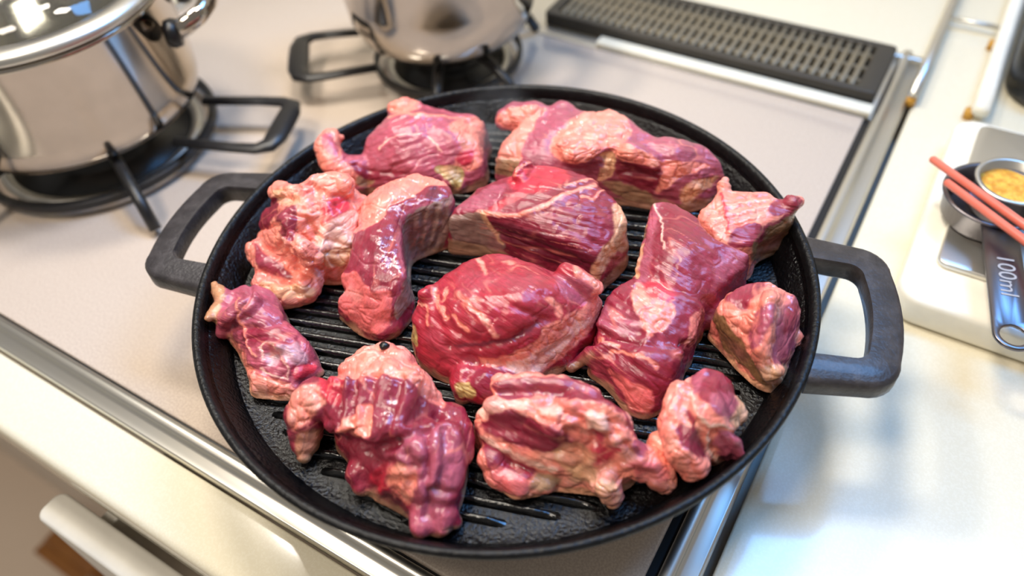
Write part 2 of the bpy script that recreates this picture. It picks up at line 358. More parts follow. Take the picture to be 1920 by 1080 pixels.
# ---------------------------------------------------------------- the beef
RNG = np.random.default_rng(5)
LAT = RNG.random((32, 32, 32)).astype(np.float32)*2-1; JIT = RNG.random((32, 32, 32, 3)).astype(np.float32)
def vnoise(p, scale, off=0.):
    q = p/scale+off; i = np.floor(q).astype(int); t = q-i; t = t*t*t*(t*(t*6-15)+10); i &= 31; j = (i+1) & 31; r_ = 0
    for a, wa in ((i[:, 0], 1-t[:, 0]), (j[:, 0], t[:, 0])):
        for b, wb in ((i[:, 1], 1-t[:, 1]), (j[:, 1], t[:, 1])):
            for c, wc in ((i[:, 2], 1-t[:, 2]), (j[:, 2], t[:, 2])): r_ = r_+LAT[a, b, c]*wa*wb*wc
    return r_
def worley(p, scale, off=0.):
    q = p/scale+off; i = np.floor(q).astype(int); f1 = np.full(len(p), 9.); f2 = f1.copy()
    for a in (-1, 0, 1):
        for b in (-1, 0, 1):
            for c in (-1, 0, 1):
                n = i+np.array((a, b, c)); m_ = n & 31
                d = np.linalg.norm(n+JIT[m_[:, 0], m_[:, 1], m_[:, 2]]-q, axis=1)
                f2 = np.minimum(f2, np.maximum(f1, d)); f1 = np.minimum(f1, d)
    return f1, f2
def smoothpoly(p, n=4):
    p = np.asarray(p, float); o = []; N = len(p)
    for i in range(N):
        a, b, c, d = p[i-1], p[i], p[(i+1) % N], p[(i+2) % N]
        for s in range(n):
            t = s/n; o.append(.5*(2*b+(c-a)*t+(2*a-5*b+4*c-d)*t*t+(3*b-a-3*c+d)*t**3))
    return np.array(o)
def segdist(q, a, b):
    ab = b-a; t = np.clip(((q-a)@ab)/max(ab@ab, 1e-9), 0, 1); return np.linalg.norm(q-a-t[:, None]*ab, axis=1)
def sdpoly(q, P_):
    d = np.full(len(q), 1e9); ins = np.zeros(len(q), bool); N = len(P_)
    for i in range(N):
        a, b = P_[i], P_[(i+1) % N]; d = np.minimum(d, segdist(q, a, b))
        if abs(a[1]-b[1]) > 1e-9: ins ^= ((a[1] > q[:, 1]) != (b[1] > q[:, 1])) & (q[:, 0] < (b[0]-a[0])*(q[:, 1]-a[1])/(b[1]-a[1])+a[0])
    return np.where(ins, -d, d)
def dline(q, P_):
    P_ = np.asarray(P_, float); d = np.full(len(q), 1e9)
    for a, b in zip(P_[:-1], P_[1:]): d = np.minimum(d, segdist(q, a, b))
    return d
def tps(pts, h):
    """thin-plate height surface through the points"""
    n = len(pts); D = np.linalg.norm(pts[:, None]-pts[None], axis=2)/20; K = np.where(D > 0, D*D*np.log(D+1e-12), 0)+np.eye(n)*.02
    A = np.zeros((n+3, n+3)); A[:n, :n] = K; A[:n, n] = 1; A[:n, n+1:] = pts/20; A[n:, :n] = A[:n, n:].T
    s = np.linalg.solve(A, np.r_[h, 0, 0, 0])
    def ev(q):
        r_ = np.full(len(q), s[n])+q/20@s[n+1:]
        for i in range(n):
            d = np.linalg.norm(q-pts[i], axis=1)/20; r_ += s[i]*np.where(d > 0, d*d*np.log(d+1e-12), 0)
        return np.clip(r_, 1, h.max()+4)
    return ev
def smax(a, b, k): h = np.clip(.5+.5*(a-b)/k, 0, 1); return b+(a-b)*h+k*h*(1-h)
def smin(a, b, k): return -smax(-a, -b, k)
def surface_nets(F, o, h):
    s = F < 0; nx, ny, nz = F.shape; cs = np.zeros((nx-1, ny-1, nz-1), np.int8); acc = np.zeros((nx-1, ny-1, nz-1, 3)); cnt = np.zeros((nx-1, ny-1, nz-1))
    cor = [(a, b, c) for a in (0, 1) for b in (0, 1) for c in (0, 1)]
    sl = lambda a, b, c: (slice(a, nx-1+a), slice(b, ny-1+b), slice(c, nz-1+c))
    for i, c0 in enumerate(cor):
        for ax in range(3):
            if c0[ax]: continue
            c1 = list(c0); c1[ax] = 1; A = F[sl(*c0)]; B = F[sl(*c1)]; m = (A < 0) != (B < 0); t = np.where(m, A/np.where(m, A-B, 1), 0)
            for k in range(3): acc[..., k] += np.where(m, c0[k]+(t if k == ax else 0), 0)
            cnt += m
    act = cnt > 0; idx = -np.ones(act.shape, int); idx[act] = np.arange(act.sum())
    w_ = np.argwhere(act); V = o+h*(w_+acc[act]/cnt[act][:, None]); Q = []
    for ax in range(3):
        u_, v_ = [(1, 2), (2, 0), (0, 1)][ax]; sh = [nx, ny, nz]; sh[ax] -= 1
        lo = [slice(None)]*3; hi = [slice(None)]*3; lo[ax] = slice(0, -1); hi[ax] = slice(1, None)
        m = s[tuple(lo)] != s[tuple(hi)]; e = np.argwhere(m); ok = (e[:, u_] > 0) & (e[:, v_] > 0) & (e[:, u_] < [nx, ny, nz][u_]-1) & (e[:, v_] < [nx, ny, nz][v_]-1); e = e[ok]
        fl = s[tuple(lo)][tuple(e.T)]
        def g(du, dv): t = e.copy(); t[:, u_] -= du; t[:, v_] -= dv; return idx[tuple(t.T)]
        qd = np.stack([g(1, 1), g(0, 1), g(0, 0), g(1, 0)], 1); qd[~fl] = qd[~fl][:, ::-1]; Q.append(qd)
    return V, np.concatenate(Q)
def vnormals(V, Q):
    n = np.cross(V[Q[:, 2]]-V[Q[:, 0]], V[Q[:, 3]]-V[Q[:, 1]]); N = np.zeros_like(V)
    for k in range(4): np.add.at(N, Q[:, k], n)
    return N/np.maximum(np.linalg.norm(N, axis=1), 1e-9)[:, None]
def upsample(F, ax):
    a = np.moveaxis(F, ax, 0); r_ = np.empty((2*a.shape[0]-1,)+a.shape[1:], F.dtype); r_[::2] = a; r_[1::2] = .5*(a[:-1]+a[1:]); return np.moveaxis(r_, 0, ax)
PAL = {k: np.array(lin(c)) for k, c in dict(M=(146,32,56), L=(186,82,100), P=(176,80,100), R=(206,42,64), R2=(172,34,54), F=(248,142,122), F2=(236,112,110), K2=(196,138,98), C=(236,174,132), Y=(208,178,112), W=(253,194,174), W2=(200,150,158), D=(116,22,46), G=(166,130,118), K=(172,130,98), B=(140,98,64)).items()}
FATTY = dict(F=1, F2=.5, C=1, Y=1, W=.6, W2=.3)
STEP = .54
def beef(i, d):
    lo = np.array([1e9]*3); hi = -lo
    for s in d['slabs']:
        T = np.array(s['T']); lo[:2] = np.minimum(lo[:2], T[:, :2].min(0)); hi[:2] = np.maximum(hi[:2], T[:, :2].max(0)); hi[2] = max(hi[2], T[:, 2].max(), max([p[2] for p in s['I']]+[0]))
    for c in d['chains']:
        c = np.array(c); lo[:2] = np.minimum(lo[:2], (c[:, :2]-c[:, 3:]).min(0)); hi = np.maximum(hi, (c[:, :3]+c[:, 3:]).max(0))
    lo[2] = 0; lo -= (7, 7, 2.9); hi += (7, 7, 6); h2 = 2*STEP
    ax = [np.arange(lo[k], hi[k]+h2, h2) for k in range(3)]
    gx, gy = np.meshgrid(ax[0], ax[1], indexing='ij'); q2 = np.c_[gx.ravel(), gy.ravel()]; sh2 = gx.shape; Z = ax[2][None, None, :]
    X, Y, ZZ = np.meshgrid(*ax, indexing='ij'); q3 = np.c_[X.ravel(), Y.ravel(), ZZ.ravel()]
    F = np.full(X.shape, 1e3)
    for s in d['slabs']:
        T = np.array(s['T']); I = np.array(s['I']) if s['I'] else np.zeros((0, 3)); A = np.r_[T, I]
        H = tps(A[:, :2], A[:, 2])(q2).reshape(sh2); dT = sdpoly(q2, smoothpoly(T[:, :2])).reshape(sh2)
        gxh, gyh = np.gradient(H, h2); top = (Z-H[..., None])/np.sqrt(1+np.minimum(gxh**2+gyh**2, 4))[..., None]
        t = np.clip(Z/np.maximum(H, 4)[..., None], 0, 1); side = dT[..., None]-s['flare']*(1-t)**1.5
        F = smin(F, smax(top, side, s['k']), 5.0)
    for c in d['chains']:
        c = np.array(c, float); D = np.full(len(q3), 1e3)
        if len(c) == 1: c = np.r_[c, c+[[.1, 0, 0, 0]]]
        for a, b in zip(c[:-1], c[1:]):
            ab = b[:3]-a[:3]; t = np.clip(((q3-a[:3])@ab)/max(ab@ab, 1e-9), 0, 1); D = np.minimum(D, np.linalg.norm(q3-a[:3]-t[:, None]*ab, axis=1)-(a[3]+t*(b[3]-a[3])))
        F = smin(F, D.reshape(F.shape), 2.5)
    F += .5*vnoise(q3, 9., i*3.7).reshape(F.shape)
    for a in range(3): F = upsample(F, a)
    zz = lo[2]+STEP*np.arange(F.shape[2]); F = np.maximum(F, -zz[None, None, :])
    V, Q = surface_nets(F, lo, STEP); N = vnormals(V, Q)
    # coordinates along the oblique axis in which the marbling of this piece was laid out
    dv = np.array(d['dir']); q = V[:, :2]-dv[:2]*((V[:, 2]-d['hp'])/dv[2])[:, None]
    v3 = V*1.0
    qw = q+np.c_[vnoise(v3, 6, 11+i), vnoise(v3, 6, 23+i)]*1.0+np.c_[vnoise(v3, 2.2, 31+i), vnoise(v3, 2.2, 43+i)]*.7
    col = np.tile(PAL[d['base']], (len(V), 1)); fat = np.full(len(V), float(FATTY.get(d['base'], 0)))
    col *= (1+.10*vnoise(v3, 14, 3+i))[:, None]
    # streaks of marbling through the lean
    for ty, kind, pts, wd in d['paint']:
        if kind == 'poly': wt = np.clip(.5-sdpoly(qw, smoothpoly(pts))/(wd*.7+.3), 0, 1)
        else: wt = np.clip(1.25-dline(qw, pts)/(wd*.62), 0, 1)
        wt = wt*wt*(3-2*wt); col += (PAL[ty]*(1+.08*vnoise(v3, 8, 7+i))[:, None]-col)*wt[:, None]; fat += (FATTY.get(ty, 0)-fat)*wt
    # marbling in the lean, flushes in the fat
    ca, sa = math.cos(rad(d['fib'])), math.sin(rad(d['fib'])); fu = q[:, 0]*ca+q[:, 1]*sa; fv = -q[:, 0]*sa+q[:, 1]*ca
    fib = np.c_[fu, fv, V[:, 2]]
    rm_ = 1-np.abs(vnoise(fib*np.array((.16, 1, .8)), 5.0, 113+i)); wm = np.clip((rm_-.90)/.08, 0, 1)*np.clip(vnoise(v3, 13, 117+i)*1.6+.1, 0, 1)*.55*(1-fat)
    col += (PAL['F']-col)*wm[:, None]
    wr = np.clip(vnoise(v3, 9, 121+i)*1.5-.1, 0, 1)*.45*fat; col += (PAL['F2']-col)*wr[:, None]
    wp = np.clip(vnoise(v3, 6, 127+i)*1.5-.2, 0, 1)*.4*fat; col += (PAL['W']-col)*wp[:, None]
    rv = 1-np.abs(vnoise(v3, 7.5, 137+i)+.25*vnoise(v3, 2.4, 139+i)); wv = np.clip((rv-.945)/.04, 0, 1)*np.clip(vnoise(v3, 15, 141+i)*1.8+.35, 0, 1)*.55*fat; col += (PAL['R']-col)*wv[:, None]
    wl = np.clip(vnoise(v3, 10, 131+i)*1.6-.2, 0, 1)*.32*(1-fat); col += (PAL['L']-col)*wl[:, None]
    ck_ = d['cook']; zc = V[:, 2]+2.2*vnoise(v3, 7, 51+i)+1.0*vnoise(v3, 2.5, 57+i)
    wc = np.clip((ck_-zc)/3+.5, 0, 1)*np.clip(1.2-N[:, 2], 0, 1); wc = wc*wc*(3-2*wc)*.85
    kc = PAL['K']*(1-fat)[:, None]+PAL['C']*.8*fat[:, None]; col += (kc-col)*wc[:, None]
    # relief: traced folds, lobes in the fat, long fibres in the lean
    disp = np.zeros(len(V)); qr = q+(qw-q)*.5
    for pts, am, wd in d['relief']: x = dline(qr, pts)/wd; disp += am*np.exp(-x*x)
    f1, f2 = worley(v3*np.array((1, 1, 1.2))+np.c_[vnoise(v3, 5, 61), vnoise(v3, 5, 67), vnoise(v3, 5, 71)]*1.5, 9.5, i*1.7)
    lobes = np.clip((f2-f1)*2.2, 0, 1)**.6-.75
    disp += d['lob']*(.06+.94*fat)*lobes
    disp += .32*(1-.5*fat)*vnoise(fib*np.array((.22, 1, .6)), 3.2, 81+i)+.35*vnoise(v3, 4.5, 87+i)+.16*vnoise(v3, 2., 91+i)
    rg = 1-np.abs(vnoise(fib*np.array((.35, 1, .8)), 6.5, 101+i)); rg2 = 1-np.abs(vnoise(v3, 8., 107+i))
    disp -= .4*np.clip((rg-.86)/.14, 0, 1)**2+.7*fat*np.clip((rg2-.9)/.1, 0, 1)**2
    disp *= np.clip(V[:, 2]/2.5, 0, 1)
    V = V+N*disp[:, None]; V[:, 2] = np.maximum(V[:, 2], 0)
    W = V/1000.; o0 = np.array((W[:, 0].mean(), W[:, 1].mean(), 0)); W = W-o0
    me = bpy.data.meshes.new('beef_chunk'); me.vertices.add(len(W)); me.vertices.foreach_set('co', W.ravel())
    me.loops.add(Q.size); me.loops.foreach_set('vertex_index', Q.ravel().astype(np.int32)); me.polygons.add(len(Q))
    me.polygons.foreach_set('loop_start', np.arange(0, Q.size, 4, dtype=np.int32)); me.polygons.foreach_set('loop_total', np.full(len(Q), 4, np.int32))
    me.update(calc_edges=True); me.validate()
    a = me.attributes.new('Col', 'FLOAT_COLOR', 'POINT'); a.data.foreach_set('color', np.c_[np.clip(col, 0, 1), np.ones(len(W))].ravel().astype(np.float32))
    a = me.attributes.new('fib', 'FLOAT_VECTOR', 'POINT'); a.data.foreach_set('vector', fib.ravel().astype(np.float32))
    me.polygons.foreach_set('use_smooth', np.ones(len(Q), bool)); me.materials.append(M['meat'])
    o = bpy.data.objects.new('beef_chunk', me); COL.objects.link(o); o.location = (o0[0], o0[1], RIB)
    return tag(o, d['label'], 'beef', 'raw beef pieces in the grill pan')
BEEF = [
 {'label': 'flat slab of beef with a curled tail at the back left of the grill pan', 'base': 'L', 'hp': 20.9, 'dir': [-0.5255, 0.6069, -0.5963], 'fib': 58.6, 'lob': 0.5, 'cook': 5, 'slabs': [{'T': [(-113.1, 29.2, 16), (-114.3, 35.9, 23), (-114.1, 59.0, 27), (-116.1, 69.2, 28), (-112.9, 76.3, 29), (-105.4, 78.2, 29), (-100.2, 79.4, 28), (-91.0, 80.4, 28), (-80.9, 81.7, 27), (-68.8, 87.3, 25), (-62.4, 86.5, 22), (-58.5, 75.1, 22), (-52.5, 66.9, 20), (-49.0, 58.6, 17), (-51.8, 52.9, 13), (-59.9, 46.0, 12), (-70.4, 35.4, 14), (-86.4, 27.3, 14), (-101.6, 22.4, 13), (-112.7, 25.4, 12)], 'I': [(-77.3, 48.8, 28), (-87.9, 38.2, 28), (-64.3, 55.6, 26), (-103.4, 64.3, 31)], 'k': 6, 'flare': 2}], 'chains': [[(-112.1, 24.6, 12, 9), (-116.7, 19.5, 14, 9), (-121.8, 18.5, 19, 8), (-129.1, 23.1, 23, 7.8), (-130.2, 29.4, 25, 6), (-126.1, 33.0, 25, 2.5)], [(-114.0, 69.5, 24, 5.5), (-109.1, 72.7, 25, 6), (-103.9, 74.1, 25, 5)], [(-64.3, 46.4, 8, 6), (-59.1, 47.8, 5, 4.5)], [(-113.1, 22.9, 7, 8), (-109.8, 20.7, 6, 7)]], 'paint': [('F', 'poly', [(-80.6, 73.5), (-66.4, 88.5), (-45.3, 56.7), (-45.2, 44.1), (-57.6, 44.3), (-63.1, 60.8)], 3), ('Y', 'poly', [(-66.6, 37.8), (-60.7, 43.8), (-49.3, 43.5), (-41.4, 28.1), (-52.0, 30.8)], 1.5), ('F', 'poly', [(-122.0, 70.9), (-125.3, 84.5), (-111.8, 88.0), (-106.9, 77.2), (-116.6, 68.9)], 1.5), ('F', 'poly', [(-151.7, 35.8), (-131.7, 45.8), (-120.1, 24.2), (-104.2, 17.7), (-89.0, 8.5), (-99.4, 3.2), (-122.5, 8.4)], 2), ('L', 'poly', [(-140.1, 33.1), (-135.5, 38.2), (-122.7, 25.5), (-125.0, 21.7)], 2), ('W', 'line', [(-102.5, 38.3), (-103.8, 48.5), (-98.3, 55.7), (-90.6, 60.7)], 1.2), ('W', 'line', [(-85.2, 60.0), (-77.2, 56.4), (-70.2, 52.5)], 1), ('F', 'line', [(-114.6, 64.6), (-108.7, 71.0), (-87.5, 78.1), (-69.5, 85.9)], 2.5), ('R', 'poly', [(-61.8, 56.1), (-55.1, 62.2), (-48.9, 49.8), (-58.0, 47.7)], 3), ('K', 'poly', [(-100.2, 11.2), (-95.0, 16.3), (-88.2, 12.3), (-93.1, 4.5)], 2), ('M', 'poly', [(-113.0, 22.5), (-97.8, 19.9), (-77.9, 27.5), (-79.1, 19.4), (-95.4, 12.1)], 2)], 'relief': [([(-114.6, 64.6), (-106.7, 72.6), (-87.5, 78.1)], 1.2, 3), ([(-118.6, 72.7), (-110.5, 72.5), (-107.1, 81.3)], -1.2, 2), ([(-101.2, 39.0), (-102.3, 48.2), (-90.0, 59.8)], 0.5, 1.5), ([(-106.5, 20.6), (-97.2, 19.2), (-77.1, 26.4)], -1, 2)]},
 {'label': 'widest beef chunk, its middle heaped with fat, along the back right of the pan', 'base': 'P', 'hp': 27.6, 'dir': [-0.3267, 0.7206, -0.6116], 'fib': 10.9, 'lob': 1.0, 'cook': 7, 'slabs': [{'T': [(-40.7, 61.5, 25), (-41.0, 75.6, 29), (-37.9, 89.8, 30), (-31.3, 105.7, 32), (-26.9, 111.0, 34), (-19.2, 111.2, 33), (-11.2, 109.4, 32), (-1.7, 113.6, 33), (2.2, 116.2, 34), (15.3, 113.3, 33), (30.9, 107.6, 32), (54.3, 113.4, 30), (65.6, 112.4, 28), (73.5, 109.5, 24), (73.2, 107.0, 17), (66.1, 96.2, 17), (55.4, 87.0, 18), (42.4, 84.5, 24), (29.9, 81.4, 27), (14.6, 74.6, 27), (-2.1, 64.2, 27), (-20.6, 59.5, 25), (-35.4, 58.8, 23)], 'I': [(10.0, 96.0, 38), (7.3, 82.6, 35), (51.5, 92.7, 32), (-21.6, 76.2, 32), (28.1, 84.8, 31)], 'k': 6, 'flare': 2.5}], 'chains': [[(-51.0, 88.8, 25, 6), (-46.2, 93.4, 25, 8.5), (-37.0, 96.8, 25, 10)], [(19.7, 84.2, 33, 5), (29.4, 85.0, 32, 6), (39.9, 87.1, 29, 5)], [(2.5, 70.5, 32, 6), (10.7, 76.1, 32, 6.5), (-4.4, 74.5, 32, 6)], [(19.6, 82.5, 26, 4), (17.5, 82.5, 16, 5), (12.1, 81.9, 11, 5)]], 'paint': [('F', 'poly', [(-16.6, 85.1), (-15.8, 99.0), (-9.4, 116.0), (-2.4, 125.8), (8.3, 119.2), (17.2, 110.0), (19.0, 99.2), (13.3, 93.3), (11.4, 76.1), (-0.7, 67.5), (-12.0, 71.8)], 2), ('F', 'poly', [(-38.6, 56.9), (-42.7, 80.1), (-31.3, 90.1), (-28.7, 73.7), (-23.4, 57.0), (-30.2, 55.1)], 2), ('F', 'poly', [(-52.0, 82.1), (-52.8, 95.2), (-33.5, 106.4), (-32.1, 89.7), (-42.2, 79.2)], 2), ('F', 'poly', [(12.0, 94.7), (23.2, 97.2), (43.1, 91.1), (40.6, 83.1), (26.2, 82.6), (17.1, 85.5)], 1.2), ('F', 'poly', [(43.4, 90.3), (58.5, 98.4), (67.7, 98.8), (59.2, 85.9), (56.3, 74.2), (54.9, 65.3), (49.4, 72.5), (48.7, 82.9)], 1.5), ('C', 'poly', [(16.0, 84.4), (22.4, 81.7), (25.7, 66.5), (20.7, 60.6), (17.7, 73.4)], 1), ('M', 'poly', [(23.1, 80.1), (43.7, 85.6), (49.1, 80.7), (52.9, 62.0), (40.1, 65.9), (29.4, 68.3)], 1.5), ('K', 'poly', [(24.4, 61.1), (37.3, 65.4), (51.7, 62.8), (54.9, 55.6), (40.1, 53.2)], 2.5), ('K', 'poly', [(-38.3, 53.0), (-18.9, 56.8), (-15.5, 46.9), (-32.9, 40.0)], 2), ('C', 'poly', [(63.5, 78.8), (76.7, 92.4), (75.0, 74.8), (71.0, 63.9)], 3)], 'relief': [([(11.8, 75.3), (17.3, 85.1), (15.1, 94.2)], -2, 3), ([(-11.3, 72.2), (-16.6, 85.1), (-14.0, 98.8)], -1.2, 2.5), ([(17.2, 110.0), (26.2, 102.8), (33.3, 111.6)], -1, 2.5), ([(49.6, 81.0), (56.7, 74.4), (55.2, 64.6)], 1, 3), ([(28.9, 70.5), (34.5, 78.1), (48.0, 77.8)], -0.8, 2)]},
 {'label': 'lumpy piece almost all pink fat, left of the long strip in the pan', 'base': 'F', 'hp': 19.9, 'dir': [-0.6065, 0.4503, -0.6553], 'fib': 72.5, 'lob': 1.2, 'cook': 3, 'slabs': [{'T': [(-126.8, -43.6, 12), (-127.7, -39.7, 18), (-129.2, -29.4, 24), (-126.0, -22.1, 27), (-123.9, -16.1, 28), (-111.7, -9.6, 30), (-104.1, 0.3, 32), (-92.4, 1.5, 32), (-82.3, -0.3, 30), (-76.6, -9.5, 28), (-70.1, -23.6, 26), (-66.8, -33.4, 22), (-69.7, -37.7, 15), (-74.1, -40.6, 12), (-81.1, -44.7, 10), (-89.7, -51.5, 9), (-99.4, -57.2, 8), (-110.3, -56.9, 7), (-119.1, -52.8, 8)], 'I': [(-92.7, -36.7, 38), (-83.5, -23.2, 38), (-76.3, -42.1, 32), (-92.3, -48.2, 30), (-110.0, -40.3, 30)], 'k': 8, 'flare': 1}], 'chains': [[(-102.0, -63.2, 6, 8), (-91.0, -61.4, 6, 9), (-83.6, -56.0, 7, 9), (-83.0, -49.4, 8, 7)], [(-88.3, -49.5, 33, 5), (-82.7, -49.3, 30, 6.5), (-80.4, -48.0, 25, 7)], [(-97.7, -15.4, 36, 8), (-88.3, -9.7, 36, 8)], [(-120.3, -23.0, 30, 6), (-107.1, -25.9, 34, 6), (-100.3, -22.7, 36, 6)], [(-118.8, -50.5, 12, 6), (-107.1, -55.1, 12, 7), (-98.2, -53.7, 10, 8)]], 'paint': [('M', 'poly', [(-124.0, -42.3), (-131.9, -26.6), (-126.0, -18.8), (-121.1, -27.6), (-118.4, -40.7)], 2), ('M', 'poly', [(-119.9, -29.7), (-117.3, -20.0), (-106.1, -28.5), (-99.6, -39.3), (-108.1, -40.7)], 1.5), ('M', 'poly', [(-117.2, -51.9), (-103.7, -55.4), (-83.5, -59.1), (-88.8, -63.9), (-101.6, -64.6)], 2.5), ('R', 'poly', [(-105.6, -9.8), (-92.7, -3.1), (-87.3, -14.3), (-93.5, -24.2)], 5), ('W', 'poly', [(-93.3, -30.8), (-84.9, -8.4), (-69.5, -30.0), (-79.1, -39.2)], 3), ('C', 'poly', [(-80.0, -42.2), (-69.9, -31.5), (-64.1, -42.9), (-71.9, -47.8)], 2), ('C', 'poly', [(-93.9, -70.5), (-66.7, -61.9), (-65.4, -69.2), (-83.9, -76.8)], 3), ('C', 'poly', [(-133.7, -17.9), (-127.1, -11.1), (-117.3, -15.8), (-122.2, -23.0)], 3)], 'relief': [([(-130.0, -27.0), (-126.0, -18.8), (-116.4, -16.7), (-116.2, -10.4)], -1.8, 1.7), ([(-115.3, -26.5), (-103.7, -25.0), (-92.0, -32.3)], -1.8, 1.8), ([(-119.6, -42.2), (-114.8, -35.3), (-105.6, -39.4), (-101.4, -50.1), (-110.0, -52.5)], -1.8, 1.8), ([(-119.3, -4.7), (-107.7, -9.4), (-97.4, -4.1)], -1.6, 2), ([(-96.4, -9.7), (-92.7, -3.1), (-86.2, -2.2)], -1.4, 2), ([(-86.4, -66.6), (-79.4, -64.8), (-70.2, -69.5)], -1.6, 1.8), ([(-102.4, -37.7), (-97.8, -46.1), (-86.7, -50.7), (-80.7, -47.5)], -2.2, 2), ([(-112.2, -10.8), (-100.0, -18.6), (-92.0, -32.3), (-83.2, -40.5)], -1.3, 3), ([(-120.4, -29.1), (-118.3, -21.0), (-109.0, -20.9)], -1, 2), ([(-92.0, -32.3), (-78.4, -31.7), (-70.7, -30.6)], -1, 1.8), ([(-82.0, -39.9), (-72.8, -38.5), (-67.6, -34.5)], -1, 1.5), ([(-97.9, -65.5), (-84.6, -64.8), (-74.8, -52.5)], -1.8, 3), ([(-111.5, 1.7), (-100.7, -0.1), (-90.3, 5.3)], -1, 3)]},
 {'label': 'tall curved beef strip with a grey fibrous side, beside the lumpy fat piece', 'base': 'M', 'hp': 24.2, 'dir': [-0.5247, 0.4943, -0.6931], 'fib': 111.8, 'lob': 0.5, 'cook': 3, 'slabs': [{'T': [(-72.2, -22.4, 27), (-78.5, -7.5, 31), (-75.5, 3.6, 33), (-64.5, 19.2, 34), (-55.3, 21.5, 34), (-44.5, 21.2, 33), (-38.0, 17.0, 31), (-37.8, 9.5, 32), (-43.2, 1.1, 33), (-50.0, -11.2, 33), (-42.9, -23.6, 31), (-34.3, -32.1, 29), (-28.9, -39.6, 27), (-28.4, -48.3, 21), (-29.6, -54.3, 15), (-32.3, -58.3, 9), (-38.1, -61.7, 6), (-47.2, -61.0, 8), (-54.7, -59.3, 12), (-58.5, -57.7, 15), (-57.5, -51.7, 18), (-61.6, -48.9, 20), (-63.3, -41.7, 23), (-65.5, -34.9, 25)], 'I': [(-62.9, -7.0, 37), (-53.7, -28.5, 34), (-43.3, -41.6, 29), (-40.7, -53.9, 20)], 'k': 4, 'flare': 1.5}], 'chains': [[(-30.3, -53.5, 4, 5), (-33.0, -56.4, 4, 5)]], 'paint': [('F', 'poly', [(-73.1, -24.0), (-86.1, -0.9), (-84.3, 12.5), (-73.8, 29.6), (-51.4, 31.6), (-46.3, 26.1), (-58.0, 20.1), (-60.1, 8.7), (-66.9, -0.8), (-64.3, -8.9), (-67.0, -18.6)], 1.5), ('F2', 'poly', [(-58.8, -53.3), (-53.6, -45.1), (-42.8, -49.8), (-38.2, -53.0), (-31.4, -47.5), (-23.7, -56.2), (-17.8, -71.3), (-25.9, -75.6), (-41.6, -71.2), (-54.1, -64.4)], 1.5), ('G', 'poly', [(-56.5, -5.7), (-50.3, 9.2), (-43.7, 17.1), (-43.0, 24.0), (-32.0, 11.4), (-20.3, -20.4), (-17.4, -40.1), (-16.0, -61.0), (-22.2, -56.2), (-30.2, -38.2), (-47.4, -19.1)], 1.2), ('P', 'line', [(-50.3, 9.2), (-56.9, -4.2), (-47.8, -19.3), (-37.7, -28.8), (-30.8, -37.7), (-24.3, -53.7)], 2.2), ('P', 'line', [(-50.8, 28.6), (-41.8, 22.3), (-36.0, 11.5)], 3.5), ('D', 'poly', [(-54.1, 12.7), (-54.2, 22.1), (-45.7, 17.0), (-48.7, 12.7)], 1.5)], 'relief': [([(-56.9, -4.2), (-47.8, -19.3), (-37.7, -28.8), (-30.8, -37.7)], 1, 2.2), ([(-74.1, -21.0), (-68.7, -16.5), (-67.4, -0.1), (-60.6, 9.4)], -0.6, 2), ([(-57.4, -51.7), (-53.2, -45.6), (-38.6, -53.2), (-31.4, -47.5)], 0.6, 2), ([(-87.9, 8.2), (-77.6, 18.3), (-62.9, 27.2)], -0.6, 2), ([(-83.4, 2.4), (-73.2, 12.3), (-62.2, 21.3)], -0.6, 2), ([(-49.3, -6.4), (-37.1, -21.2), (-27.9, -36.2)], -1.2, 1.6), ([(-47.8, 3.2), (-37.4, -13.0), (-28.5, -28.7)], -1.2, 1.6), ([(-45.2, 9.0), (-34.8, -7.5), (-27.1, -24.0)], -1.2, 1.6), ([(-42.6, 15.0), (-34.4, 1.4), (-27.1, -15.9)], -1, 1.6)]},
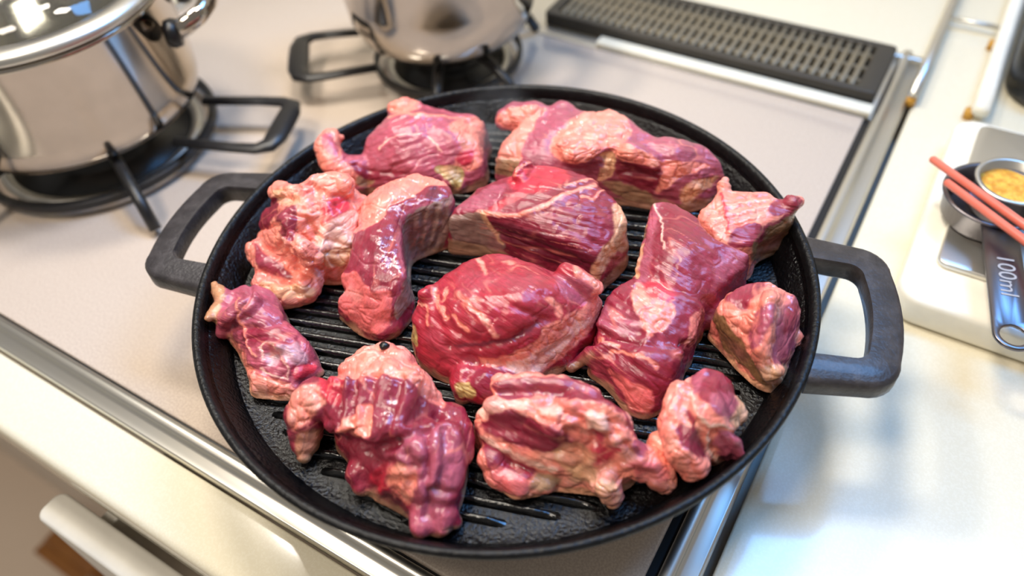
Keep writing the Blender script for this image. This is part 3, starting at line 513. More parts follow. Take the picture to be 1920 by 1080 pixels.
 {'label': 'thick red chunk crossed by a pale band of gristle, behind the largest steak', 'base': 'M', 'hp': 29.3, 'dir': [-0.3715, 0.6379, -0.6746], 'fib': 9.6, 'lob': 0.5, 'cook': 8, 'slabs': [{'T': [(-35.7, 6.8, 22), (-36.3, 12.3, 26), (-33.4, 22.2, 28), (-28.1, 32.1, 30), (-18.6, 42.8, 32), (-13.8, 51.2, 34), (-2.6, 55.0, 35), (8.6, 57.8, 35), (17.3, 57.4, 34), (25.6, 54.7, 33), (33.9, 51.7, 32), (40.5, 49.6, 30), (44.8, 45.6, 28), (47.2, 40.7, 26), (47.6, 31.6, 25), (45.6, 21.2, 25), (43.7, 15.5, 25), (30.8, 13.9, 29), (20.4, 13.0, 31), (2.8, 12.2, 31), (-12.8, 12.0, 29), (-20.6, 11.8, 28), (-29.7, 8.1, 25)], 'I': [(6.6, 31.8, 38), (25.3, 29.7, 37), (-11.6, 20.9, 34), (37.6, 28.3, 33)], 'k': 4, 'flare': 2.5}], 'chains': [[(-12.6, 46.6, 36, 4), (-11.3, 38.9, 36, 4)]], 'paint': [('D', 'poly', [(-12.4, 8.9), (2.4, 12.7), (20.0, 13.6), (46.2, 11.3), (53.4, -2.2), (20.0, -2.8), (1.2, -0.7)], 1.5), ('R', 'poly', [(-19.1, 46.1), (-5.1, 63.9), (8.6, 53.1), (-2.8, 37.2), (-14.6, 35.8)], 5), ('R', 'line', [(-14.7, 17.7), (-8.0, 35.4), (0.0, 48.8)], 5), ('F', 'line', [(-19.4, 12.6), (-1.9, 18.6), (5.0, 27.8), (12.4, 43.1), (21.8, 55.3)], 3), ('F', 'line', [(9.8, 49.1), (19.4, 60.1), (28.5, 56.4), (25.7, 46.4), (19.6, 45.5)], 1.8), ('C', 'poly', [(36.6, 45.8), (41.1, 50.8), (52.4, 35.3), (53.9, 16.9), (55.4, -3.0), (50.6, -1.8), (46.1, 13.6), (45.9, 29.9)], 2.5), ('G', 'poly', [(-33.4, 1.0), (-19.0, 11.9), (-9.1, 5.1), (5.1, -4.7), (-9.0, -18.0), (-23.5, -13.6)], 1.5), ('C', 'line', [(-17.4, 11.9), (-10.8, 5.4), (2.0, -3.1)], 2.5), ('F', 'line', [(-18.0, 44.3), (-18.7, 52.6), (-17.0, 56.4)], 2), ('K', 'poly', [(45.8, 34.8), (52.6, 38.4), (60.1, 22.1), (52.8, 20.3)], 1.5), ('P', 'poly', [(-31.7, 12.0), (-26.7, 26.8), (-18.5, 37.0), (-16.0, 22.3), (-22.4, 12.4)], 4)], 'relief': [([(-19.4, 12.6), (-1.9, 18.6), (5.0, 27.8), (12.4, 43.1), (21.8, 55.3)], 1, 2.5), ([(9.8, 49.1), (19.4, 60.1), (28.5, 56.4), (25.7, 46.4)], 0.7, 1.6), ([(14.0, 29.0), (25.1, 30.4), (44.4, 32.0)], -0.6, 1.6), ([(18.8, 22.9), (32.5, 21.7), (43.9, 18.8)], -0.6, 1.6), ([(-5.9, 5.9), (14.7, 6.4), (47.2, 3.8)], -1, 1.6), ([(-3.6, 2.1), (17.0, 2.3), (48.7, 0.9)], -1, 1.6), ([(15.9, 36.5), (29.4, 39.1), (42.6, 41.6)], -0.6, 1.8), ([(-14.6, 35.8), (-15.6, 45.6), (-15.1, 53.0)], -1.2, 2.5)]},
 {'label': 'long beef piece with a triangular upper end, right of the middle of the pan', 'base': 'M', 'hp': 22.4, 'dir': [-0.1995, 0.6232, -0.7562], 'fib': -16.3, 'lob': 0.6, 'cook': 4, 'slabs': [{'T': [(54.7, 48.1, 28), (53.1, 57.0, 31), (58.8, 61.8, 32), (67.0, 60.3, 32), (78.2, 55.5, 32), (86.4, 49.5, 32), (97.2, 47.5, 31), (106.7, 46.9, 30), (106.8, 41.8, 27), (102.7, 31.5, 24), (98.5, 19.0, 24), (94.2, 10.1, 26), (80.6, 6.4, 26), (66.5, 10.1, 24), (62.4, 15.5, 24), (61.7, 21.8, 25), (58.8, 34.4, 27)], 'I': [(72.3, 35.9, 35), (85.8, 28.6, 34), (74.9, 18.5, 31)], 'k': 4, 'flare': 1.5}, {'T': [(58.0, -9.9, 22), (58.1, 1.2, 24), (64.1, 10.5, 26), (75.5, 11.8, 27), (90.6, 12.6, 27), (98.9, 12.8, 24), (99.0, 6.8, 23), (100.8, -2.5, 20), (99.2, -9.3, 20), (88.8, -17.3, 22), (73.1, -21.5, 22), (61.8, -20.5, 19)], 'I': [(79.1, -5.1, 28), (91.0, -0.3, 26)], 'k': 4, 'flare': 1.5}, {'T': [(62.9, -27.6, 15), (63.9, -24.7, 20), (73.0, -21.4, 23), (88.6, -17.4, 25), (99.6, -12.2, 24), (100.6, -22.7, 20), (100.0, -30.0, 13), (98.4, -35.5, 9), (94.5, -40.0, 6), (89.4, -40.6, 5), (84.4, -38.4, 8), (74.3, -33.0, 10), (65.1, -30.7, 11)], 'I': [(84.6, -29.9, 22), (93.6, -28.2, 22)], 'k': 4, 'flare': 1.5}], 'chains': [[(62.7, -25.9, 9, 4), (58.4, -27.8, 4, 3.2), (55.5, -31.8, 2, 3)], [(100.7, 24.7, 8, 5), (99.6, 21.8, 5, 6)]], 'paint': [('P', 'poly', [(65.3, 14.9), (52.6, 57.2), (54.5, 70.7), (58.5, 51.6), (65.6, 30.5), (69.9, 13.5)], 3), ('F', 'poly', [(66.8, 5.2), (67.7, 12.4), (78.3, 7.7), (86.4, 6.9), (89.9, -5.1), (82.8, -12.3), (74.4, -5.8)], 1.5), ('F2', 'poly', [(75.6, -39.8), (81.7, -39.6), (89.4, -41.5), (97.7, -42.0), (101.0, -52.6), (94.0, -55.6), (87.8, -49.8)], 2), ('C', 'line', [(63.5, 15.8), (56.9, 38.2), (52.0, 54.7)], 2.5), ('F', 'poly', [(96.2, 7.6), (100.3, 6.0), (102.6, -7.6), (100.8, -11.2), (97.6, -0.2)], 1.5), ('R', 'poly', [(67.7, 12.4), (77.8, 19.6), (84.5, 10.2), (75.4, 7.2)], 5), ('P', 'poly', [(56.9, -9.8), (72.6, -6.7), (79.1, -15.3), (63.4, -20.3)], 4), ('F', 'line', [(72.3, -30.4), (80.9, -27.4), (88.4, -25.0), (93.6, -28.5)], 2), ('F', 'line', [(65.7, -27.4), (75.1, -25.7)], 2), ('P', 'poly', [(94.8, 49.8), (104.9, 54.4), (103.2, 34.1), (98.4, 23.1)], 4), ('K', 'line', [(62.0, -46.2), (66.6, -36.8)], 5), ('F', 'line', [(70.1, 4.4), (80.1, -6.2), (85.2, -13.7)], 1.5), ('W', 'line', [(51.0, 65.3), (60.3, 52.6), (69.3, 36.5)], 1)], 'relief': [([(63.7, -23.5), (74.6, -22.0), (89.5, -16.3), (99.9, -11.7)], -2.6, 3), ([(62.2, 16.3), (68.5, 16.6), (81.9, 16.2), (97.3, 16.3)], -1.6, 3), ([(62.5, -15.6), (72.1, -16.7), (79.7, -13.9)], -1, 2), ([(61.1, -7.6), (70.1, -9.8), (78.6, -8.7)], -1, 2), ([(60.5, -0.7), (68.9, -1.6)], -1, 2), ([(66.8, 5.2), (74.9, -5.5), (84.6, -12.3)], 1.2, 2.5), ([(51.0, 65.3), (60.3, 52.6), (69.3, 36.5)], 0.4, 1.2), ([(64.3, -34.8), (78.0, -36.9), (88.4, -43.5)], 0.7, 2.5)]},
 {'label': 'small block with a finely striped fatty top and browned front, nearest the upper right rim', 'base': 'F', 'hp': 26.6, 'dir': [-0.1389, 0.7354, -0.6632], 'fib': 8.1, 'lob': 0.4, 'cook': 2, 'slabs': [{'T': [(74.9, 64.4, 26), (76.7, 76.0, 28), (78.7, 89.2, 28), (84.3, 87.5, 28), (99.3, 95.6, 27), (105.3, 93.7, 27), (114.8, 93.7, 26), (115.1, 86.9, 26), (110.7, 79.5, 26), (106.3, 69.7, 26), (106.0, 57.7, 26), (96.5, 50.7, 26), (84.1, 55.6, 26)], 'I': [(93.9, 70.3, 31)], 'k': 3.5, 'flare': 1}], 'chains': [[(79.3, 87.7, 28, 4), (79.0, 89.5, 29, 2.5)], [(112.8, 91.8, 26, 5), (115.1, 94.7, 26, 3)]], 'paint': [('M', 'poly', [(94.0, 54.4), (97.2, 66.7), (105.9, 69.6), (107.5, 55.8), (97.7, 48.7)], 2), ('M', 'poly', [(103.4, 83.6), (106.4, 95.7), (116.5, 96.4), (116.1, 86.7), (108.0, 79.1)], 2), ('B', 'poly', [(105.8, 54.1), (106.9, 68.4), (111.0, 78.1), (117.8, 88.0), (123.3, 70.0), (120.0, 52.6), (116.3, 44.9), (108.9, 43.0)], 1.2), ('M', 'line', [(106.9, 57.5), (107.8, 70.2), (115.4, 85.5)], 2), ('W', 'line', [(79.2, 68.0), (90.9, 80.6), (101.4, 89.5)], 1), ('W', 'line', [(82.4, 63.3), (93.3, 74.0), (103.0, 84.7)], 1), ('W', 'line', [(87.8, 59.8), (97.1, 70.9), (102.8, 77.2)], 1), ('R', 'line', [(80.0, 81.7), (87.2, 70.0), (92.0, 59.9)], 2)], 'relief': [([(77.3, 69.3), (89.8, 83.6), (100.4, 92.6)], -0.6, 1.2), ([(80.1, 65.5), (92.0, 77.7), (102.1, 87.3)], -0.6, 1.2), ([(84.3, 61.7), (94.0, 71.9), (103.2, 80.9)], -0.6, 1.2), ([(88.9, 58.3), (97.8, 68.7), (103.6, 75.1)], -0.6, 1.2), ([(78.6, 85.5), (86.5, 71.8), (94.1, 56.9)], 0.8, 2), ([(107.5, 59.8), (110.7, 65.5), (116.1, 76.6)], 0.8, 3), ([(109.8, 53.0), (114.3, 58.5), (118.4, 65.5)], -0.8, 2.5)]},
 {'label': 'pointed wedge of beef and fat beside the right handle of the pan', 'base': 'F', 'hp': 18.0, 'dir': [-0.0702, 0.6476, -0.7588], 'fib': 101.1, 'lob': 0.8, 'cook': 3, 'slabs': [{'T': [(103.3, 15.4, 20), (103.8, 23.9, 23), (108.7, 29.7, 26), (117.8, 35.7, 28), (126.1, 35.7, 28), (133.3, 36.1, 25), (137.1, 31.2, 22), (138.2, 24.3, 19), (140.1, 14.4, 15), (141.1, 6.5, 11), (141.3, 2.0, 8), (138.5, -1.1, 6), (134.5, -1.7, 8), (130.4, -0.1, 12), (118.6, 5.9, 18), (110.2, 11.3, 19)], 'I': [(124.7, 15.2, 34), (130.4, 8.0, 29), (135.2, 3.1, 19), (116.1, 16.3, 28)], 'k': 4, 'flare': 1.5}], 'chains': [[(124.4, 19.1, 35, 4), (127.0, 9.1, 33, 5), (128.9, 1.1, 25, 5), (134.8, -1.0, 16, 6)], [(139.0, 23.7, 9, 3), (139.7, 25.9, 10, 2.5)]], 'paint': [('M', 'poly', [(105.6, 24.0), (109.3, 37.0), (118.4, 47.4), (116.2, 35.1), (114.6, 24.1)], 2.5), ('P', 'poly', [(119.5, 10.3), (120.9, 27.4), (126.8, 31.6), (127.0, 17.8), (125.2, 3.5)], 2), ('P', 'poly', [(133.0, 11.0), (129.5, 38.4), (133.7, 42.1), (138.8, 24.1), (140.7, 0.6), (136.4, 0.8)], 2), ('C', 'poly', [(131.8, -4.8), (141.2, 1.5), (144.7, -12.5), (138.6, -15.8)], 3), ('B', 'poly', [(101.7, 15.7), (109.7, 13.0), (118.9, 5.0), (132.5, -6.9), (137.1, -15.1), (127.1, -9.9), (113.8, -2.7)], 1.5), ('M', 'poly', [(131.4, 32.3), (135.0, 37.8), (137.1, 24.9), (135.0, 18.7)], 2)], 'relief': [([(127.2, 31.8), (131.9, 18.7), (136.2, 1.3)], -2, 3), ([(114.6, 24.1), (120.4, 26.5), (120.9, 7.7)], -1, 2.5), ([(123.6, 31.7), (126.5, 19.2), (129.3, 4.0)], 1, 4), ([(128.9, 38.1), (134.7, 23.6), (138.9, 2.8)], -0.8, 2)]},
 {'label': 'thin purplish scrap with a round hollow, at the left edge of the grill', 'base': 'L', 'hp': 10.8, 'dir': [-0.5938, 0.3283, -0.7346], 'fib': 7.0, 'lob': 0.8, 'cook': 3, 'slabs': [{'T': [(-104.9, -92.7, 9), (-112.0, -86.0, 12), (-110.5, -79.3, 14), (-101.1, -70.6, 17), (-96.7, -69.9, 17), (-86.7, -70.1, 17), (-78.7, -75.2, 16), (-68.7, -79.6, 15), (-56.6, -82.2, 13), (-48.5, -87.8, 10), (-45.5, -89.8, 6), (-47.7, -99.5, 9), (-47.4, -103.8, 8), (-48.1, -106.1, 5), (-56.9, -110.9, 5), (-64.5, -113.5, 6), (-70.6, -109.1, 8), (-81.6, -102.1, 9), (-91.2, -97.4, 10)], 'I': [(-89.8, -81.0, 21), (-73.3, -88.7, 19), (-61.7, -99.0, 16), (-86.8, -88.6, 19), (-55.1, -93.7, 16)], 'k': 3.5, 'flare': 1.5}], 'chains': [[(-105.2, -89.1, 13, 4.5), (-105.1, -93.7, 14, 3.6), (-103.6, -97.0, 16, 2)], [(-108.3, -83.0, 13, 4.5), (-114.1, -81.2, 14, 3.4), (-117.2, -80.1, 16, 1.6)], [(-100.1, -91.1, 12, 4.5), (-99.8, -96.6, 6, 3.5)], [(-87.8, -80.9, 22, 4), (-88.5, -85.9, 21, 4), (-92.2, -90.6, 18, 4.5), (-96.6, -92.9, 14, 4)]], 'paint': [('P', 'poly', [(-114.0, -79.1), (-108.6, -65.8), (-92.6, -66.6), (-77.7, -76.1), (-79.6, -85.3), (-93.4, -92.7), (-104.6, -86.7)], 3), ('K2', 'poly', [(-109.5, -98.7), (-116.1, -85.0), (-130.0, -76.2), (-123.3, -73.5), (-113.5, -77.7), (-107.7, -88.3), (-102.0, -96.5)], 2), ('F', 'poly', [(-72.5, -109.0), (-63.8, -107.6), (-43.2, -105.6), (-39.7, -111.4), (-56.5, -120.5)], 2.5), ('F', 'line', [(-91.5, -98.2), (-79.5, -104.2), (-66.9, -111.0)], 3.5), ('W', 'line', [(-69.1, -100.3), (-72.9, -95.4), (-71.5, -91.1), (-65.4, -92.0), (-59.8, -96.0), (-53.3, -98.6), (-50.0, -104.1), (-56.3, -105.2), (-64.8, -104.8)], 1), ('W2', 'poly', [(-65.8, -92.3), (-60.3, -85.1), (-47.8, -89.5), (-53.8, -96.2)], 2), ('W2', 'poly', [(-70.1, -97.4), (-64.6, -94.4), (-58.9, -99.9), (-64.1, -102.8)], 2), ('M', 'poly', [(-89.2, -93.4), (-75.0, -82.9), (-63.2, -86.7), (-75.2, -93.8), (-77.9, -98.1)], 3), ('R', 'poly', [(-51.8, -97.8), (-43.4, -89.8), (-41.1, -93.6), (-45.3, -101.5)], 1.5), ('F', 'line', [(-104.4, -78.8), (-93.9, -88.5), (-79.0, -98.7), (-71.3, -101.5)], 1.2)], 'relief': [([(-106.5, -67.9), (-99.4, -76.1), (-96.3, -86.0), (-93.8, -95.9)], -1.5, 1.6), ([(-77.8, -79.9), (-89.3, -82.3), (-92.8, -87.9)], -1, 1.6), ([(-83.5, -97.5), (-75.6, -89.7), (-63.2, -86.7)], -1, 1.3), ([(-61.0, -83.6), (-52.4, -87.8), (-45.1, -90.8)], -1.3, 1.8), ([(-69.2, -107.2), (-60.6, -105.9), (-45.5, -104.9)], -1.2, 2), ([(-66.2, -98.0), (-63.8, -98.1)], -3.5, 5), ([(-66.9, -102.6), (-72.7, -97.1), (-72.2, -91.5), (-65.6, -91.4)], 1.2, 2), ([(-96.1, -95.3), (-83.3, -88.7), (-75.0, -79.1)], -1.6, 2), ([(-59.8, -96.0), (-53.3, -98.6), (-49.6, -104.5), (-57.6, -105.6)], 1, 1.6), ([(-104.4, -78.8), (-93.9, -88.5), (-79.0, -98.7), (-71.3, -101.5)], 0.8, 1.3), ([(-49.9, -101.7), (-50.7, -97.2), (-45.1, -90.8)], -1.5, 2.5), ([(-104.8, -81.0), (-101.9, -72.8), (-91.1, -71.0)], -0.8, 2)]},
 {'label': 'ragged piece with a pale fat cap and dangling scraps, front left in the pan', 'base': 'M', 'hp': 16.9, 'dir': [-0.4287, 0.3388, -0.8375], 'fib': 112.9, 'lob': 1.1, 'cook': 4, 'slabs': [{'T': [(-26.8, -96.0, 24), (-26.3, -89.3, 26), (-22.4, -81.4, 28), (-15.2, -74.1, 29), (-7.3, -71.5, 29), (4.0, -74.0, 28), (18.3, -80.9, 26), (23.5, -86.8, 23), (24.5, -92.9, 22), (20.7, -100.7, 22), (15.5, -110.6, 20), (9.6, -116.1, 17), (-0.8, -118.3, 13), (-10.9, -117.7, 11), (-16.1, -113.9, 12), (-19.1, -107.1, 17), (-23.9, -102.0, 21)], 'I': [(-2.4, -87.7, 35), (3.8, -103.6, 33), (16.1, -99.0, 32), (-5.8, -107.3, 27)], 'k': 6, 'flare': 1}, {'T': [(-2.0, -118.5, 13), (3.7, -111.4, 19), (12.0, -104.6, 24), (19.5, -97.9, 26), (28.9, -93.3, 26), (36.1, -93.4, 22), (41.2, -97.9, 18), (45.0, -106.2, 13), (47.7, -114.2, 9), (47.7, -118.9, 5), (44.2, -125.7, 3), (38.6, -128.8, 3), (33.1, -127.9, 5), (24.8, -127.3, 5), (15.6, -127.9, 4), (6.3, -125.6, 5), (1.7, -123.1, 8)], 'I': [(33.3, -112.8, 30), (39.2, -107.6, 27), (35.0, -121.2, 20), (18.9, -121.0, 18)], 'k': 5, 'flare': 1}], 'chains': [[(-21.1, -107.5, 18, 9), (-28.0, -108.8, 16, 10), (-29.0, -113.5, 12, 10), (-27.6, -118.3, 7, 8), (-25.5, -122.6, 4, 6), (-22.9, -127.1, 2, 3)], [(27.4, -87.0, 14, 7), (33.5, -91.0, 14, 7), (38.9, -98.0, 12, 6)], [(4.7, -123.7, 5, 6), (8.2, -126.6, 3, 4)], [(38.7, -124.8, 5, 6), (39.9, -128.6, 4, 5)], [(45.2, -121.1, 5, 6), (46.0, -124.7, 3, 5), (47.1, -126.1, 2, 3)], [(45.4, -117.9, 4, 3), (50.5, -120.1, 2.5, 2.5)], [(-18.9, -100.9, 27, 4), (-13.2, -112.9, 17, 5)], [(-12.9, -99.1, 30, 4), (-5.8, -113.9, 20, 5)], [(-6.5, -96.0, 32, 4), (1.1, -112.8, 24, 4.5)], [(3.7, -93.3, 34, 5.5), (10.0, -112.8, 25, 6)], [(12.4, -89.7, 34, 6), (17.3, -108.1, 28, 6.5)], [(30.1, -101.1, 26, 5), (37.1, -110.2, 21, 6), (36.9, -117.8, 16, 6)], [(35.6, -97.4, 23, 5), (40.9, -104.9, 16, 6), (43.0, -114.6, 12, 6)], [(24.4, -106.3, 27, 5), (26.4, -114.1, 22, 6), (29.9, -119.2, 14, 6)]], 'paint': [('F', 'poly', [(-24.0, -66.0), (-15.1, -63.3), (-1.8, -67.1), (15.2, -75.1), (23.5, -85.3), (14.3, -85.2), (5.7, -82.8), (1.0, -82.2), (-15.2, -87.8), (-24.3, -95.0), (-33.3, -94.4), (-33.2, -81.0)], 1.5), ('F', 'poly', [(-10.8, -111.5), (-5.1, -100.0), (2.0, -107.4), (2.2, -113.0), (-8.0, -116.4)], 2), ('F', 'poly', [(-37.8, -111.8), (-30.8, -101.7), (-21.5, -108.4), (-25.0, -122.3), (-28.0, -123.9)], 4), ('K2', 'poly', [(-24.8, -126.5), (-16.4, -120.4), (-12.0, -126.6), (-11.4, -137.2)], 3), ('P', 'poly', [(16.9, -113.3), (18.5, -98.9), (28.2, -91.6), (40.7, -97.4), (49.2, -115.3), (44.3, -128.1), (29.0, -122.7)], 4), ('D', 'poly', [(25.7, -131.0), (31.2, -126.6), (34.5, -133.5), (29.1, -134.8)], 2), ('F', 'poly', [(19.8, -122.5), (21.7, -116.2), (31.4, -118.8), (36.4, -127.5), (29.0, -127.8)], 4), ('L', 'poly', [(38.3, -130.2), (52.5, -122.2), (56.6, -131.9), (44.5, -138.8)], 5), ('R', 'poly', [(-32.8, -95.7), (-23.8, -95.6), (-17.9, -106.4), (-26.5, -105.0)], 3), ('R', 'poly', [(14.7, -122.7), (17.3, -118.6), (25.3, -129.9), (15.7, -127.5)], 3), ('W', 'line', [(-30.6, -79.6), (-20.6, -69.0), (-5.4, -69.4)], 1), ('W', 'line', [(-30.2, -87.7), (-20.2, -77.4), (-1.1, -75.3)], 1), ('M', 'line', [(22.3, -97.7), (29.6, -106.3), (32.7, -111.4)], 2)], 'relief': [([(-30.3, -94.3), (-15.4, -87.5), (0.5, -81.5), (17.9, -84.4)], -1.3, 2.2), ([(15.2, -109.3), (19.1, -99.7), (23.9, -91.9)], -2.2, 2.2), ([(-23.7, -94.6), (-10.4, -114.2)], -2.2, 1.5), ([(-19.2, -90.9), (-3.7, -114.0)], -2.4, 1.5), ([(-11.8, -86.9), (2.2, -111.6)], -2.6, 1.6), ([(-1.5, -83.5), (10.0, -108.8)], -2.4, 1.7), ([(12.3, -85.4), (14.6, -99.1)], -1.5, 1.6), ([(22.3, -97.7), (29.8, -106.2), (34.7, -114.3)], -2.8, 2), ([(29.1, -94.0), (38.7, -106.7), (42.6, -117.7)], -2, 2), ([(21.7, -110.7), (28.7, -115.0), (32.2, -123.5)], -1.8, 2.2), ([(34.1, -117.2), (41.7, -120.8), (44.9, -128.9)], -1.8, 2), ([(-31.7, -85.9), (-22.1, -75.0), (-2.8, -73.0)], -0.8, 1.1), ([(-26.2, -88.9), (-15.8, -79.3), (5.3, -78.3)], -0.8, 1.1), ([(-25.1, -74.9), (-14.8, -68.7), (3.0, -73.1)], -0.7, 1.1), ([(-25.6, -85.9), (-15.5, -75.8), (4.7, -75.4)], -0.7, 1.1), ([(8.3, -118.1), (16.0, -119.3), (20.5, -128.7)], -2, 2.2), ([(-5.9, -117.5), (8.5, -114.7), (15.2, -109.3)], -1.6, 2.2), ([(18.1, -116.8), (25.9, -116.5), (30.1, -111.5)], -1.3, 2), ([(24.0, -122.9), (31.1, -120.2)], -1.2, 2), ([(41.1, -119.8), (48.3, -115.8)], -1.8, 2), ([(-26.6, -106.6), (-17.2, -115.0)], -1.5, 2)]},
 {'label': 'largest round red steak with a thick fat edge, front of centre in the pan', 'base': 'R2', 'hp': 22.8, 'dir': [-0.3711, 0.527, -0.7646], 'fib': -12.8, 'lob': 0.7, 'cook': 4, 'slabs': [{'T': [(-17.2, -53.5, 18), (-19.4, -46.4, 22), (-18.3, -39.9, 25), (-13.8, -30.7, 29), (-9.5, -22.4, 31), (-4.1, -14.0, 32), (3.4, -8.9, 33), (12.1, -6.3, 33), (22.5, -6.6, 33), (35.0, -5.4, 32), (40.1, -2.7, 33), (47.2, -4.3, 31), (54.3, -4.0, 29), (57.1, -5.2, 27), (57.6, -10.6, 24), (57.3, -18.0, 22), (54.3, -28.0, 18), (48.7, -40.2, 13), (45.6, -46.7, 12), (42.2, -50.1, 14), (33.3, -55.1, 19), (22.6, -60.1, 18), (15.1, -64.4, 7), (7.5, -65.0, 10), (-1.5, -63.9, 13), (-9.6, -60.8, 15)], 'I': [(19.7, -34.4, 40), (36.1, -39.9, 37), (14.9, -49.3, 35), (11.6, -59.5, 22), (46.1, -24.9, 34), (46.0, -39.5, 24)], 'k': 6, 'flare': 1.5}], 'chains': [[(20.9, -63.6, 7, 9), (28.0, -61.3, 9, 10), (35.9, -56.2, 8, 9), (41.5, -49.4, 7, 6)], [(20.1, -68.4, 3, 4), (20.2, -70.1, 2, 3)], [(38.9, -6.6, 34, 4), (46.0, -7.3, 34, 4.5), (52.6, -7.0, 30, 5)], [(-13.2, -43.3, 27, 4), (-13.5, -40.8, 27, 3)], [(53.6, -16.1, 8, 4), (52.6, -19.3, 5, 4)]], 'paint': [('F', 'poly', [(34.0, 5.7), (43.3, 3.6), (56.0, 0.2), (60.2, -13.7), (60.7, -35.4), (57.0, -50.2), (53.7, -60.3), (46.5, -61.2), (36.5, -59.8), (24.7, -61.7), (35.3, -53.4), (41.7, -41.4), (42.1, -29.7), (46.6, -21.0), (51.0, -9.8), (43.4, -4.6)], 2), ('P', 'poly', [(31.5, -3.4), (42.2, 0.4), (52.1, -5.5), (47.9, -13.2), (38.4, -11.0)], 4), ('F', 'line', [(-1.6, -33.3), (10.7, -38.4), (18.9, -41.0), (25.7, -46.6)], 2.6), ('F', 'line', [(2.4, -44.6), (9.5, -48.5), (14.1, -49.5)], 2), ('F', 'line', [(-6.0, -10.6), (-0.5, -14.5), (2.6, -16.7)], 2), ('F', 'line', [(6.7, -6.7), (9.1, -5.8)], 3.5), ('F', 'line', [(-8.8, -34.1), (-7.3, -38.9)], 2.4), ('F', 'line', [(-14.8, -35.5), (-7.7, -42.8), (0.3, -48.5)], 2.2), ('F', 'line', [(-18.0, -48.2), (-11.6, -46.7), (-4.2, -55.1)], 1.6), ('F', 'line', [(34.6, -16.7), (41.2, -18.6), (42.4, -23.3)], 3), ('W', 'poly', [(37.7, -57.5), (45.0, -47.2), (50.6, -35.9), (54.3, -20.4), (58.4, -18.2), (56.4, -39.4), (53.4, -55.3), (46.5, -59.0)], 2.5), ('M', 'poly', [(25.4, -65.7), (36.5, -59.8), (49.4, -59.6), (43.6, -73.6), (33.2, -79.9)], 2), ('Y', 'poly', [(24.5, -78.0), (29.6, -74.3), (34.3, -79.9), (29.4, -83.8)], 1.5), ('D', 'line', [(12.0, -60.0), (22.0, -54.0), (31.1, -46.4), (39.0, -32.0)], 2.5), ('Y', 'poly', [(-15.5, -61.2), (-12.1, -59.4), (-3.6, -68.4), (-10.1, -68.6)], 2)], 'relief': [([(9.5, -61.3), (21.1, -56.8), (31.1, -46.4), (38.3, -30.7)], -1.5, 2.5), ([(-7.8, -39.2), (4.3, -50.6), (16.6, -54.2), (24.9, -49.7)], -1, 2), ([(-13.9, -36.8), (-5.0, -48.5), (7.3, -59.2), (15.2, -64.8)], -1, 2), ([(-1.9, -32.3), (10.7, -38.4), (25.1, -45.6)], 0.7, 2.5), ([(24.1, -27.7), (34.2, -28.3), (41.7, -27.1)], -0.9, 2), ([(21.7, -62.0), (26.4, -65.2), (26.7, -71.9)], -2.2, 3), ([(25.9, -62.3), (39.2, -59.9), (48.5, -57.9)], -1.6, 3), ([(50.4, -52.2), (51.0, -43.9), (53.6, -34.3)], -1, 2), ([(42.5, -28.4), (46.9, -21.6), (52.1, -11.0)], 0.8, 3), ([(-9.2, -54.3), (1.7, -65.6), (13.5, -70.6)], -0.7, 2)]},
